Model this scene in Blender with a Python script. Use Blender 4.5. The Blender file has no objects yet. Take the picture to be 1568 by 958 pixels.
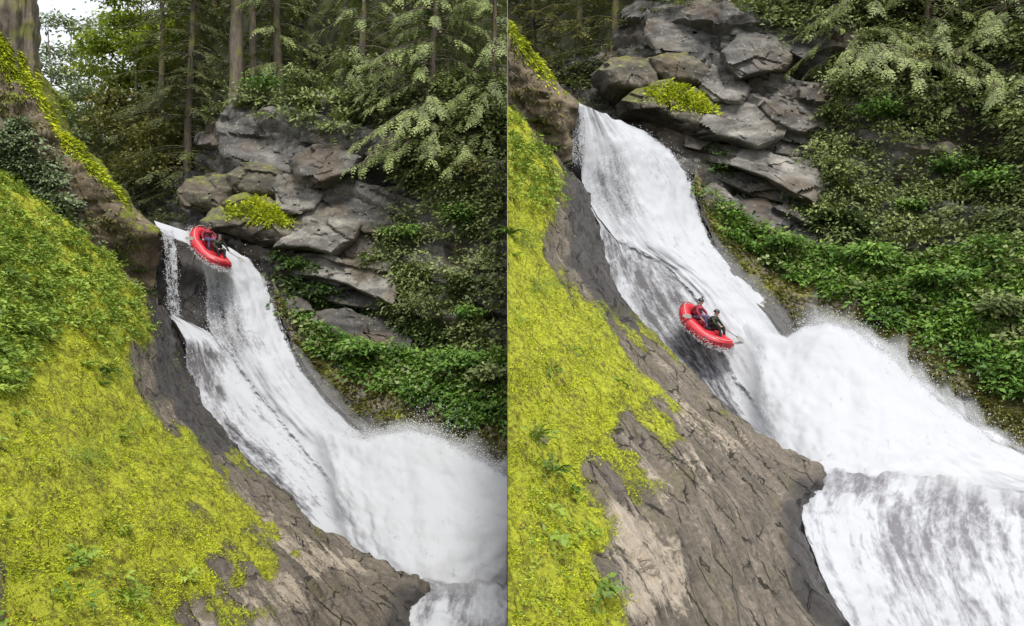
import bpy, bmesh, math, random
import numpy as np
from mathutils import Vector, Matrix

# ------------------------------------------------------------------ camera, world, sun, exposure
SC = bpy.context.scene
COL = SC.collection
F, CX, CY, PW, PH = 1250.0, 777.0, 479.0, 1568.0, 958.0
cam_d = bpy.data.cameras.new('camera'); cam = bpy.data.objects.new('camera', cam_d); COL.objects.link(cam)
cam.location = (0, 0, 0); cam.rotation_euler = (math.radians(90), 0, 0)
cam_d.sensor_fit = 'HORIZONTAL'; cam_d.sensor_width = 36.0; cam_d.lens = 36.0 * F / PW
cam_d.shift_x = (PW / 2 - CX) / PW; cam_d.clip_start = 0.1; cam_d.clip_end = 3000
SC.camera = cam
SUN_EL, SUN_AZ = 60.0, 170.0            # azimuth clockwise from +Y (into the picture)
w = bpy.data.worlds.new('World'); SC.world = w; w.use_nodes = True
nt = w.node_tree; nt.nodes.clear()
o_ = nt.nodes.new('ShaderNodeOutputWorld'); b_ = nt.nodes.new('ShaderNodeBackground'); s_ = nt.nodes.new('ShaderNodeTexSky')
s_.sky_type = 'NISHITA'; s_.sun_disc = False; s_.sun_elevation = math.radians(SUN_EL); s_.sun_rotation = math.radians(SUN_AZ)
s_.air_density = 1.0; s_.dust_density = 4.0; s_.ozone_density = 0.6
b_.inputs['Strength'].default_value = 0.15
tc_ = nt.nodes.new('ShaderNodeTexCoord'); cn_ = nt.nodes.new('ShaderNodeTexNoise'); cn_.inputs['Scale'].default_value = 2.2; cn_.inputs['Detail'].default_value = 5
cr_ = nt.nodes.new('ShaderNodeMapRange'); cr_.inputs[1].default_value = 0.30; cr_.inputs[2].default_value = 0.62; cr_.inputs[3].default_value = 0.55; cr_.inputs[4].default_value = 0.92
cm_ = nt.nodes.new('ShaderNodeMix'); cm_.data_type = 'RGBA'; cm_.inputs[7].default_value = (6.2, 6.3, 6.5, 1)       # thin bright cloud over the blue
nt.links.new(tc_.outputs['Generated'], cn_.inputs['Vector']); nt.links.new(cn_.outputs[0], cr_.inputs[0]); nt.links.new(cr_.outputs[0], cm_.inputs[0]); nt.links.new(s_.outputs[0], cm_.inputs[6])
nt.links.new(cm_.outputs[2], b_.inputs[0]); nt.links.new(b_.outputs[0], o_.inputs[0])
sun_d = bpy.data.lights.new('sun', 'SUN'); sun_d.energy = 2.7; sun_d.angle = math.radians(14); sun_d.color = (1.0, 0.96, 0.89)
sun = bpy.data.objects.new('sun', sun_d); COL.objects.link(sun)
e, a = math.radians(SUN_EL), math.radians(SUN_AZ)
tosun = Vector((math.cos(e) * math.sin(a), math.cos(e) * math.cos(a), math.sin(e)))
sun.rotation_euler = tosun.to_track_quat('Z', 'Y').to_euler(); sun.location = tosun * 60
SC.view_settings.view_transform = 'Standard'; SC.view_settings.look = 'None'
SC.view_settings.exposure = 0.45; SC.view_settings.gamma = 1.0
SC.render.engine = 'CYCLES'
SC.cycles.max_bounces = 6; SC.cycles.diffuse_bounces = 3; SC.cycles.glossy_bounces = 2
SC.cycles.transparent_max_bounces = 12; SC.cycles.volume_bounces = 6
SC.cycles.use_denoising = True

RNG = np.random.default_rng(7)
random.seed(7)

# ------------------------------------------------------------------ numeric helpers
AFF = {'L': np.array([[1, 0, 0], [0, 1, 0]], float),
       'R': np.array([[1.0204, -0.0596, 659.6], [0.1044, 0.9627, -203.5]])}

def W(half, u, v, Y, screen=False):
    """a spot of the gorge (drawn once, in the numbering of the left view) -> a point of the world"""
    u, v, Y = np.broadcast_arrays(np.asarray(u, float), np.asarray(v, float), np.asarray(Y, float))
    if not screen:
        A = AFF[half]
        u, v = A[0, 0] * u + A[0, 1] * v + A[0, 2], A[1, 0] * u + A[1, 1] * v + A[1, 2]
    return np.stack([(u - CX) / F * Y, Y, (CY - v) / F * Y], -1)

def hsh(i, j, k, seed):
    n = (i * 374761393 + j * 668265263 + k * 1274126177 + seed * 974711) & 0xffffffff
    n = ((n ^ (n >> 13)) * 1274126177) & 0xffffffff
    n = (n ^ (n >> 16)) & 0xffffffff
    return n.astype(np.float64) / 4294967295.0

def vnoise(p, seed=0):
    p = np.asarray(p, float)
    i = np.floor(p).astype(np.int64); f = p - i; f = f * f * f * (f * (f * 6 - 15) + 10)
    out = 0
    for dx in (0, 1):
        for dy in (0, 1):
            for dz in (0, 1):
                wgt = (f[..., 0] if dx else 1 - f[..., 0]) * (f[..., 1] if dy else 1 - f[..., 1]) * (f[..., 2] if dz else 1 - f[..., 2])
                out = out + wgt * hsh(i[..., 0] + dx, i[..., 1] + dy, i[..., 2] + dz, seed)
    return out * 2 - 1

def fbm(p, sc=1.0, octv=4, seed=0, gain=0.5):
    p = np.asarray(p, float) / sc; out = 0; amp = 1; tot = 0
    for o in range(octv):
        out = out + amp * vnoise(p + 17.3 * o, seed + o); tot += amp; amp *= gain; p = p * 2.03
    return out / tot

def ridged(p, sc=1.0, octv=3, seed=0):
    p = np.asarray(p, float) / sc; out = 0; amp = 1; tot = 0
    for o in range(octv):
        out = out + amp * (1 - 2 * np.abs(vnoise(p + 11.7 * o, seed + o))); tot += amp; amp *= 0.5; p = p * 2.1
    return out / tot

def facets(p, sc, seed=0):
    """broken rock: every cell of a scattered pattern is one flat, tilted face"""
    p = np.asarray(p, float) / sc; i0 = np.floor(p).astype(np.int64)
    best = np.full(p.shape[:-1], 1e9); bc = np.zeros(p.shape, np.int64); bq = np.zeros(p.shape)
    for dx in (-1, 0, 1):
        for dy in (-1, 0, 1):
            for dz in (-1, 0, 1):
                c = i0 + np.array([dx, dy, dz])
                q = p - (c + np.stack([hsh(c[..., 0], c[..., 1], c[..., 2], seed + s) for s in range(3)], -1)); d = (q ** 2).sum(-1)
                m = d < best; best = np.where(m, d, best); bc = np.where(m[..., None], c, bc); bq = np.where(m[..., None], q, bq)
    a = [hsh(bc[..., 0], bc[..., 1], bc[..., 2], seed + s) for s in range(3, 7)]
    return a[0] - 0.5 + 0.7 * ((a[1] - .5) * bq[..., 0] + (a[2] - .5) * bq[..., 1] + (a[3] - .5) * 1.6 * bq[..., 2])

def sstep(x, a, b):
    t = np.clip((x - a) / (b - a), 0, 1); return t * t * (3 - 2 * t)

def tps(pts, lam=1e-4):
    """smooth distance field through (u, v, Y): thin plate in 1/Y, so flat slopes stay flat"""
    P = np.array(pts, float); xy = P[:, :2] / 500.0; z = 1.0 / P[:, 2]; n = len(P)
    def U(r2): return 0.5 * r2 * np.log(r2 + 1e-12)
    K = U(((xy[:, None] - xy[None]) ** 2).sum(-1)) + lam * np.eye(n)
    Q = np.c_[np.ones(n), xy]
    A = np.block([[K, Q], [Q.T, np.zeros((3, 3))]])
    s = np.linalg.solve(A, np.r_[z, 0, 0, 0])
    def f(u, v):
        q = np.stack([np.asarray(u, float), np.asarray(v, float)], -1) / 500.0
        d2 = ((q[..., None, :] - xy) ** 2).sum(-1)
        return 1.0 / np.clip(U(d2) @ s[:n] + s[n] + q @ s[n + 1:], 1 / 220.0, 1 / 4.0)
    return f

def poly_at(pts, n):
    """resample an open polyline to n points by length"""
    P = np.array(pts, float); d = np.r_[0, np.cumsum(np.linalg.norm(np.diff(P, axis=0), axis=1))]
    t = np.linspace(0, d[-1], n)
    return np.stack([np.interp(t, d, P[:, k]) for k in range(P.shape[1])], -1)

def sdist(u, v, poly):
    """signed distance in the drawing to a closed outline (inside positive)"""
    P = np.array(poly, float); Q = np.roll(P, -1, 0)
    x = np.asarray(u, float)[..., None]; y = np.asarray(v, float)[..., None]
    e = Q - P; wx = x - P[:, 0]; wy = y - P[:, 1]
    t = np.clip((wx * e[:, 0] + wy * e[:, 1]) / ((e ** 2).sum(1) + 1e-9), 0, 1)
    d = np.sqrt((wx - t * e[:, 0]) ** 2 + (wy - t * e[:, 1]) ** 2).min(-1)
    c = ((P[:, 1] > y) != (Q[:, 1] > y)) & (x < e[:, 0] * (y - P[:, 1]) / (e[:, 1] + 1e-12) + P[:, 0])
    return np.where(c.sum(-1) % 2 == 1, d, -d)

# ------------------------------------------------------------------ object helpers
def new_mesh(name, co, quads=None, tris=None, mat=None, attrs=None, smooth=True, uv=None):
    co = np.ascontiguousarray(co, np.float32).reshape(-1, 3)
    me = bpy.data.meshes.new(name)
    me.vertices.add(len(co)); me.vertices.foreach_set('co', co.ravel())
    li = []; ls = []; pos = 0; nf = 0
    for fa, k in ((quads, 4), (tris, 3)):
        if fa is not None and len(fa):
            fa = np.asarray(fa, np.int32).reshape(-1, k)
            li.append(fa.ravel()); ls.append(pos + np.arange(len(fa)) * k); pos += fa.size; nf += len(fa)
    if nf:
        li = np.concatenate(li); ls = np.concatenate(ls)
        me.loops.add(len(li)); me.loops.foreach_set('vertex_index', li.astype(np.int32))
        me.polygons.add(nf); me.polygons.foreach_set('loop_start', ls.astype(np.int32))
        me.update(calc_edges=True)
        if smooth: me.polygons.foreach_set('use_smooth', np.ones(nf, bool))
    for k, val in (attrs or {}).items():
        val = np.asarray(val, np.float32)
        if val.ndim == 1:
            at = me.attributes.new(k, 'FLOAT', 'POINT'); at.data.foreach_set('value', val)
        else:
            at = me.attributes.new(k, 'FLOAT_VECTOR', 'POINT'); at.data.foreach_set('vector', np.ascontiguousarray(val).ravel())
    if mat is not None:
        for m in (mat if isinstance(mat, (list, tuple)) else [mat]): me.materials.append(m)
    return me

def put(name, me, parent=None, loc=None):
    o = bpy.data.objects.new(name, me); COL.objects.link(o)
    if parent is not None: o.parent = parent
    if loc is not None: o.location = loc
    return o

def tag(o, label=None, cat=None, group=None, kind=None):
    if label: o['label'] = label
    if cat: o['category'] = cat
    if group: o['group'] = group
    if kind: o['kind'] = kind
    return o

def empty(name, loc=(0, 0, 0), rot=None):
    o = bpy.data.objects.new(name, None); COL.objects.link(o); o.location = loc; o.empty_display_size = 0.3
    if rot is not None: o.rotation_euler = rot
    return o

CUT_N = [0]
def cut(half, co, skirt=True):
    """each gorge ends at the rock step x = 0; what would reach over it becomes that step's face"""
    CUT_N[0] += 1; eps = 0.004 + 0.0009 * (CUT_N[0] % 12)
    co = np.array(co, float)
    x = co[..., 0]; over = (x + eps) if half == 'L' else (eps - x)
    m = over > 0
    if skirt: co[..., 2] = np.where(m, co[..., 2] - 3 * np.clip(over - 0.35, 0, 1.5), co[..., 2])
    co[..., 0] = np.where(m, -eps if half == 'L' else eps, x)
    return co, m

def grid_faces(r, c):
    i = np.arange(r * c).reshape(r, c)
    return np.stack([i[:-1, :-1], i[:-1, 1:], i[1:, 1:], i[1:, :-1]], -1).reshape(-1, 4)

def grid_normals(co, toward=(0, 0, 0)):
    gu = np.gradient(co, axis=1); gv = np.gradient(co, axis=0)
    n = np.cross(gu, gv); n /= np.linalg.norm(n, axis=-1, keepdims=True) + 1e-9
    s = np.sign((n * (np.array(toward) - co)).sum(-1, keepdims=True)); s[s == 0] = 1
    return n * s

class Sheet:
    """a curved surface: grid of world points with the drawing's coordinates kept for each"""
    def __init__(s, half, uv, co):
        s.half = half; s.u, s.v = uv[..., 0], uv[..., 1]; s.co = co; s.n = grid_normals(co); s.at = {}
    def displace(s, amt):
        s.co = s.co + s.n * np.asarray(amt)[..., None]; s.n = grid_normals(s.co)
    def build(s, name, mat, skirt=True, parent=None):
        r, c = s.u.shape
        co, m = cut(s.half, s.co, skirt)
        q = grid_faces(r, c)
        far = np.abs(s.co[..., 0].ravel()) * m.ravel()
        q = q[~((m.ravel()[q].all(1)) & (far[q].min(1) > 2.5))]
        n = grid_normals(co)
        at = {k: v.reshape(r * c) if v.ndim == 2 else v.reshape(r * c, 3) for k, v in s.at.items()}
        # consistent facing
        q0 = q[len(q) // 2]; fn = np.cross(co.reshape(-1, 3)[q0[1]] - co.reshape(-1, 3)[q0[0]], co.reshape(-1, 3)[q0[3]] - co.reshape(-1, 3)[q0[0]])
        if fn @ co.reshape(-1, 3)[q0[0]] > 0: q = q[:, ::-1]
        return put(name, new_mesh(name, co, quads=q, mat=mat, attrs=at), parent)
    def sample(s, n, weight, rng):
        """n spots spread evenly over the drawn area times weight; returns co, normal, u, v"""
        r, c = s.u.shape
        du1 = np.diff(s.u, axis=1)[:-1]; dv1 = np.diff(s.v, axis=1)[:-1]; du2 = np.diff(s.u, axis=0)[:, :-1]; dv2 = np.diff(s.v, axis=0)[:, :-1]
        ar = np.abs(du1 * dv2 - dv1 * du2) * np.clip(weight[:-1, :-1], 0, None)
        tot = ar.sum(); x = s.co[:-1, :-1, 0]; ar = ar * ((x < 0) if s.half == 'L' else (x > 0))
        n = int(n * ar.sum() / max(tot, 1e-9))
        p = ar.ravel() / max(ar.sum(), 1e-9); k = rng.choice(len(p), n, p=p) if n else np.zeros(0, int); i, j = k // (c - 1), k % (c - 1)
        a, b = rng.random(n), rng.random(n)
        def bl(A):
            a_, b_ = (a[:, None], b[:, None]) if A.ndim == 3 else (a, b)
            return (A[i, j] * (1 - a_) * (1 - b_) + A[i, j + 1] * a_ * (1 - b_) + A[i + 1, j] * (1 - a_) * b_ + A[i + 1, j + 1] * a_ * b_)
        return bl(s.co), bl(s.n), bl(s.u), bl(s.v)

def unit(a): return a / (np.linalg.norm(a, axis=-1, keepdims=True) + 1e-9)
def rvec(n, rng): return unit(rng.normal(size=(n, 3)))

class Leaves:
    """collects leaf blades (folded four-corner faces)"""
    def __init__(s): s.v = []; s.r = []
    def add(s, P, D, N, L, Wd, rnd, fold=0.12, mid=0.45):
        n = len(P)
        if n == 0: return
        D = unit(np.broadcast_to(D, (n, 3))); N = np.broadcast_to(N, (n, 3)); S = unit(np.cross(D, N)); N2 = np.cross(S, D)
        L = np.broadcast_to(L, n)[:, None]; Wd = np.broadcast_to(Wd, n)[:, None]
        q = np.stack([P, P + D * L * mid + S * Wd / 2 + N2 * fold * Wd, P + D * L - N2 * 0.12 * L, P + D * L * mid - S * Wd / 2 + N2 * fold * Wd], 1)
        s.v.append(q); s.r.append(np.repeat(np.broadcast_to(rnd, n)[:, None], 4, 1))
    def frond(s, P, D, N, L, pairs, rng, pin=0.28, pw=0.3, droop=0.35, ang=1.05, rnd=None, taper=0.85, tip=True):
        """a feather of leaflets along a bending midrib, for every P"""
        n = len(P)
        if n == 0: return
        D = unit(np.broadcast_to(D, (n, 3)).copy()); N = np.broadcast_to(N, (n, 3)); S = unit(np.cross(D, N)); N2 = np.cross(S, D)
        L = np.broadcast_to(L, n); rnd = rng.random(n) if rnd is None else np.broadcast_to(rnd, n)
        for k in range(pairs):
            t = (k + 0.7) / (pairs + 0.3)
            Q = P + D * (L * t)[:, None] + np.array([0, 0, -1.0]) * (L * droop * t * t)[:, None]
            Dt = unit(D + np.array([0, 0, -1.0]) * 2 * droop * t)
            ll = L * pin * (1 - taper * t ** 1.5) * (0.85 + 0.3 * rng.random(n))
            for sg in (-1, 1):
                dd = unit(Dt * math.cos(ang) + S * sg * math.sin(ang) + 0.08 * rvec(n, rng))
                s.add(Q, dd, N2, ll, ll * pw, np.clip(rnd + 0.1 * (rng.random(n) - .5), 0, 1))
        if tip:
            s.add(P + D * (L * .85)[:, None] + np.array([0, 0, -1.0]) * (L * droop * .75)[:, None], unit(D + np.array([0, 0, -1.0]) * 2 * droop), N2, L * .2, L * .06, rnd)
    def count(s): return sum(len(x) for x in s.v)
    def mesh(s, name, mat, half=None, origin=(0, 0, 0)):
        v = np.concatenate(s.v); r = np.concatenate(s.r)
        if half is not None:
            eps = 0.006
            keep = (v[..., 0] < -eps).any(1) if half == 'L' else (v[..., 0] > eps).any(1)
            v, r = v[keep], r[keep]
            v[..., 0] = np.minimum(v[..., 0], -eps) if half == 'L' else np.maximum(v[..., 0], eps)
        v = v - np.array(origin)
        return new_mesh(name, v.reshape(-1, 3), quads=np.arange(len(v) * 4).reshape(-1, 4), mat=mat, attrs={'rnd': r.ravel()}, smooth=False)

class Tubes:
    """collects bent tapering tubes"""
    def __init__(s): s.v = []; s.f = []; s.n = 0
    def add(s, P, R, sides=6, cap=True, rough=0.0, seed=0):
        P = np.asarray(P, float); R = np.broadcast_to(np.asarray(R, float), len(P)); T = unit(np.gradient(P, axis=0))
        ref = np.array([0, 0, 1.0]) if abs(T[0, 2]) < 0.8 else np.array([1.0, 0, 0])
        A = unit(np.cross(T, ref)); B = np.cross(T, A)
        an = np.arange(sides) / sides * 2 * math.pi
        ring = A[:, None] * np.cos(an)[None, :, None] + B[:, None] * np.sin(an)[None, :, None]
        rr = R[:, None, None] * np.ones((1, sides, 1))
        if rough:
            q = P[:, None] + ring * rr
            rr = rr * (1 + rough * fbm(q * np.array([1, 1, 0.25]), max(0.12, float(R.max()) * 0.35), 3, seed)[..., None])
        v = P[:, None] + ring * rr
        n, k = len(P), sides
        i = s.n + np.arange(n * k).reshape(n, k)
        f = np.stack([i[:-1], np.roll(i[:-1], -1, 1), np.roll(i[1:], -1, 1), i[1:]], -1).reshape(-1, 4)
        s.v.append(v.reshape(-1, 3)); s.f.append(f); s.n += n * k
        if cap and sides == 4: s.f.append(np.array([i[0][::-1], i[-1]]))
        elif cap and sides in (6, 8):
            for rw, rv in ((i[0], True), (i[-1], False)):
                c = [[rw[0], rw[1], rw[2], rw[3]], [rw[0], rw[3], rw[4], rw[5]]] if sides == 6 else [[rw[0], rw[1], rw[2], rw[3]], [rw[0], rw[3], rw[4], rw[7]], [rw[4], rw[5], rw[6], rw[7]]]
                s.f.append(np.array(c)[:, ::-1] if rv else np.array(c))
    def mesh(s, name, mat, half=None, origin=(0, 0, 0)):
        v = np.concatenate(s.v); f = np.concatenate(s.f)
        if half is not None:
            eps = 0.007; over = v[:, 0] > -eps if half == 'L' else v[:, 0] < eps
            f = f[~over[f].all(1)]; v[:, 0] = np.minimum(v[:, 0], -eps) if half == 'L' else np.maximum(v[:, 0], eps)
        return new_mesh(name, v - np.array(origin), quads=f, mat=mat)

# ------------------------------------------------------------------ materials
class NT:
    def __init__(s, name):
        s.m = bpy.data.materials.new(name); s.m.use_nodes = True; s.t = s.m.node_tree; s.t.nodes.clear()
        s.out = s.t.nodes.new('ShaderNodeOutputMaterial')
    def n(s, typ, inp=None, **kw):
        x = s.t.nodes.new(typ)
        for k, v in kw.items(): setattr(x, k, v)
        for k, v in (inp or {}).items(): s.set(x.inputs[k], v)
        return x
    def set(s, sock, v):
        if isinstance(v, bpy.types.NodeSocket): s.t.links.new(v, sock)
        elif isinstance(v, bpy.types.Node): s.t.links.new(v.outputs[0], sock)
        else:
            if isinstance(v, tuple) and len(v) == 3 and sock.type == 'RGBA': v = v + (1,)
            sock.default_value = v
    def attr(s, name, vec=False):
        x = s.n('ShaderNodeAttribute', attribute_name=name); return x.outputs['Vector' if vec else 'Fac']
    def noise(s, vec, scale, detail=4, rough=0.55, dist=0.0):
        return s.n('ShaderNodeTexNoise', {'Vector': vec, 'Scale': scale, 'Detail': detail, 'Roughness': rough, 'Distortion': dist}).outputs[0]
    def math(s, op, a, b=0.0, c=0.0, clamp=False):
        x = s.n('ShaderNodeMath', operation=op, use_clamp=clamp); s.set(x.inputs[0], a); s.set(x.inputs[1], b); s.set(x.inputs[2], c); return x.outputs[0]
    def ramp(s, fac, stops):
        x = s.n('ShaderNodeValToRGB', {'Fac': fac}); el = x.color_ramp.elements
        while len(el) < len(stops): el.new(0.5)
        for k, (p, c) in enumerate(stops): el[k].position = p; el[k].color = (c + (1,)) if len(c) == 3 else c
        return x.outputs[0]
    def mapr(s, v, a, b, c=0.0, d=1.0):
        return s.n('ShaderNodeMapRange', {0: v, 1: a, 2: b, 3: c, 4: d}).outputs[0]
    def mix(s, f, a, b, bt='MIX'):
        x = s.n('ShaderNodeMix', data_type='RGBA', blend_type=bt); s.set(x.inputs[0], f); s.set(x.inputs[6], a); s.set(x.inputs[7], b); return x.outputs[2]
    def bump(s, h, strength=0.5, dist=0.05):
        return s.n('ShaderNodeBump', {'Height': h, 'Strength': strength, 'Distance': dist}).outputs[0]
    def bsdf(s, **kw):
        x = s.n('ShaderNodeBsdfPrincipled')
        for k, v in kw.items(): s.set(x.inputs[k.replace('_', ' ')], v)
        return x
    def done(s, sh): s.set(s.out.inputs['Surface'], sh); return s.m
    def pos(s): return s.n('ShaderNodeNewGeometry').outputs['Position']

def leaf_mat(name, stops, trans=0.35, rough=0.5, spec=0.3):
    t = NT(name); r = t.attr('rnd'); p = t.pos()
    big = t.noise(p, 0.55, 3)
    f = t.math('ADD', t.math('MULTIPLY', r, 0.72), t.math('MULTIPLY', t.math('SUBTRACT', big, 0.5), 0.9), clamp=True)
    c = t.ramp(f, stops)
    b = t.bsdf(Base_Color=c, Roughness=rough); b.inputs['Specular IOR Level'].default_value = spec
    tr = t.n('ShaderNodeBsdfTranslucent', {'Color': t.mix(0.5, c, (0.25, 0.32, 0.03), 'MIX')})
    mx = t.n('ShaderNodeMixShader', {0: trans}); t.set(mx.inputs[1], b.outputs[0]); t.set(mx.inputs[2], tr.outputs[0])
    return t.done(mx.outputs[0])

MT = {}
MT['moss_leaf'] = leaf_mat('moss blades', [(0.0, (0.13, 0.135, 0.02)), (0.22, (0.30, 0.36, 0.026)), (0.5, (0.50, 0.565, 0.035)), (0.78, (0.64, 0.665, 0.05)), (1.0, (0.72, 0.71, 0.15))], 0.12, 0.8, 0.08)
MT['herb'] = leaf_mat('herb leaves', [(0.0, (0.07, 0.13, 0.02)), (0.35, (0.18, 0.28, 0.035)), (0.7, (0.33, 0.43, 0.06)), (1.0, (0.50, 0.56, 0.17))], 0.18)
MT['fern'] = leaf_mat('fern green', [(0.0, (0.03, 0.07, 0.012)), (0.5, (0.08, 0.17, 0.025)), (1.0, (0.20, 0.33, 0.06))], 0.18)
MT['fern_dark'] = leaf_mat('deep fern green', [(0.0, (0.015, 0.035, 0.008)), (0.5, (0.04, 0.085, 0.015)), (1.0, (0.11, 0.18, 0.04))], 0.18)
MT['shrub'] = leaf_mat('shrub leaves', [(0.0, (0.05, 0.072, 0.025)), (0.3, (0.13, 0.17, 0.055)), (0.65, (0.26, 0.31, 0.12)), (1.0, (0.44, 0.48, 0.24))], 0.18)
MT['shrub_bright'] = leaf_mat('fresh green leaves', [(0.0, (0.035, 0.085, 0.015)), (0.4, (0.11, 0.22, 0.035)), (0.75, (0.23, 0.37, 0.07)), (1.0, (0.38, 0.50, 0.16))], 0.18)
MT['cedar'] = leaf_mat('cedar sprays', [(0.0, (0.05, 0.07, 0.022)), (0.3, (0.14, 0.185, 0.055)), (0.65, (0.29, 0.345, 0.12)), (1.0, (0.48, 0.52, 0.24))], 0.18, 0.5)
MT['hemlock'] = leaf_mat('hemlock needles', [(0.0, (0.035, 0.045, 0.02)), (0.5, (0.10, 0.115, 0.045)), (0.85, (0.19, 0.205, 0.08)), (1.0, (0.30, 0.31, 0.14))], 0.18)
MT['maple'] = leaf_mat('maple leaves', [(0.0, (0.09, 0.14, 0.015)), (0.4, (0.25, 0.33, 0.03)), (0.8, (0.44, 0.52, 0.045)), (1.0, (0.60, 0.64, 0.13))], 0.28)
MT['olive'] = leaf_mat('olive moss tangle', [(0.0, (0.06, 0.058, 0.018)), (0.5, (0.18, 0.175, 0.05)), (1.0, (0.38, 0.36, 0.11))], 0.18)
MT['dead'] = leaf_mat('dead brown leaves', [(0.0, (0.09, 0.05, 0.02)), (0.5, (0.22, 0.13, 0.05)), (1.0, (0.42, 0.30, 0.14))], 0.2, 0.8, 0.1)
MT['pale'] = leaf_mat('pale grey green leaves', [(0.0, (0.09, 0.12, 0.06)), (0.5, (0.22, 0.28, 0.15)), (1.0, (0.44, 0.50, 0.32))], 0.18)

def bark_mat(name, c1, c2, moss=0.0):
    t = NT(name); p = t.pos()
    sc = t.n('ShaderNodeMapping', {'Vector': p, 'Scale': (1.0, 1.0, 0.16)})
    n1 = t.noise(sc, 9.0, 6, 0.65); n2 = t.noise(p, 1.1, 4)
    c = t.ramp(n1, [(0.3, c1), (0.7, c2)])
    if moss: c = t.mix(t.mapr(n2, 0.55 - 0.15 * moss, 0.68, 0, 0.85), c, (0.16, 0.17, 0.03))
    return t.done(t.bsdf(Base_Color=c, Roughness=0.9, Normal=t.bump(n1, 0.8, 0.06)))
MT['bark'] = bark_mat('grey brown bark', (0.055, 0.043, 0.033), (0.20, 0.165, 0.13), 0.4)
MT['bark_dark'] = bark_mat('dark bark', (0.03, 0.024, 0.018), (0.11, 0.09, 0.065), 0.6)
MT['bark_pale'] = bark_mat('pale bark', (0.17, 0.15, 0.12), (0.42, 0.38, 0.32), 0.1)
MT['twig'] = bark_mat('twig bark', (0.09, 0.075, 0.05), (0.24, 0.20, 0.13), 0.3)

def bank_mat():
    t = NT('mossy bank rock'); p = t.pos(); an = t.attr('ani', True)
    moss, wet, pale = t.attr('moss'), t.attr('wet'), t.attr('pale')
    s1 = t.noise(an, 1.9, 10, 0.72, 0.4); s2 = t.noise(an, 7.5, 8, 0.74); n3 = t.noise(p, 0.9, 5); n4 = t.noise(p, 7.0, 6, 0.7)
    rock = t.ramp(t.math('ADD', t.math('MULTIPLY', s1, 0.6), t.math('MULTIPLY', n4, 0.4)), [(0.34, (0.06, 0.052, 0.044)), (0.46, (0.13, 0.112, 0.09)), (0.56, (0.21, 0.18, 0.145)), (0.66, (0.34, 0.295, 0.24))])
    vo = t.n('ShaderNodeTexVoronoi', {'Vector': t.attr('ani2', True), 'Scale': 1.05, 'Randomness': 1.0}, feature='DISTANCE_TO_EDGE').outputs[0]
    ck = t.math('MULTIPLY', t.mapr(t.math('ADD', vo, t.math('MULTIPLY', t.math('SUBTRACT', n4, 0.5), 0.12)), 0.028, 0.006), t.mapr(n3, 0.42, 0.55))
    rock = t.mix(t.math('MULTIPLY', ck, 0.9), rock, (0.02, 0.018, 0.016))
    rock = t.mix(t.mapr(s2, 0.40, 0.30, 0, 0.8), rock, (0.04, 0.033, 0.026))
    tan = t.ramp(s2, [(0.35, (0.33, 0.275, 0.215)), (0.65, (0.50, 0.43, 0.345))])
    pf = t.math('ADD', pale, t.math('ADD', t.math('MULTIPLY', t.math('SUBTRACT', s1, 0.5), 2.6), t.math('MULTIPLY', t.math('SUBTRACT', n4, 0.5), 1.3)))
    rock = t.mix(t.mapr(pf, 0.36, 0.72), rock, tan)
    rock = t.mix(t.mapr(t.noise(an, 3.1, 6, 0.66, 0.8), 0.375, 0.335, 0, 0.85), rock, (0.03, 0.026, 0.022))
    rock = t.mix(t.mapr(n3, 0.52, 0.66, 0, 0.55), rock, t.mix(0.5, rock, (0.12, 0.115, 0.022)))
    wetc = t.ramp(s1, [(0.3, (0.020, 0.019, 0.019)), (0.62, (0.075, 0.068, 0.064))])
    wf = t.mapr(t.math('ADD', wet, t.math('MULTIPLY', t.math('SUBTRACT', s1, 0.5), 0.9)), 0.35, 0.65)
    rock = t.mix(wf, rock, wetc)
    mn = t.math('ADD', moss, t.math('ADD', t.math('MULTIPLY', t.math('SUBTRACT', n4, 0.5), 1.1), t.math('MULTIPLY', t.math('SUBTRACT', s1, 0.5), 1.0)))
    mf = t.mapr(mn, 0.34, 0.66)
    mc = t.ramp(t.math('ADD', t.math('MULTIPLY', n4, 0.7), t.math('MULTIPLY', n3, 0.3)), [(0.33, (0.065, 0.058, 0.016)), (0.43, (0.21, 0.215, 0.02)), (0.53, (0.47, 0.51, 0.03)), (0.70, (0.62, 0.64, 0.06))])
    c = t.mix(mf, rock, mc)
    ro = t.math('SUBTRACT', 0.9, t.math('MULTIPLY', wf, 0.55))
    h = t.math('SUBTRACT', t.math('ADD', t.math('MULTIPLY', n4, t.math('ADD', 0.6, mf)), t.math('MULTIPLY', s2, 0.8)), t.math('MULTIPLY', ck, 1.2))
    b = t.bsdf(Base_Color=c, Roughness=ro, Normal=t.bump(h, 1.0, 0.13)); b.inputs['Specular IOR Level'].default_value = 0.35
    return t.done(b)
MT['bank'] = bank_mat()

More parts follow.
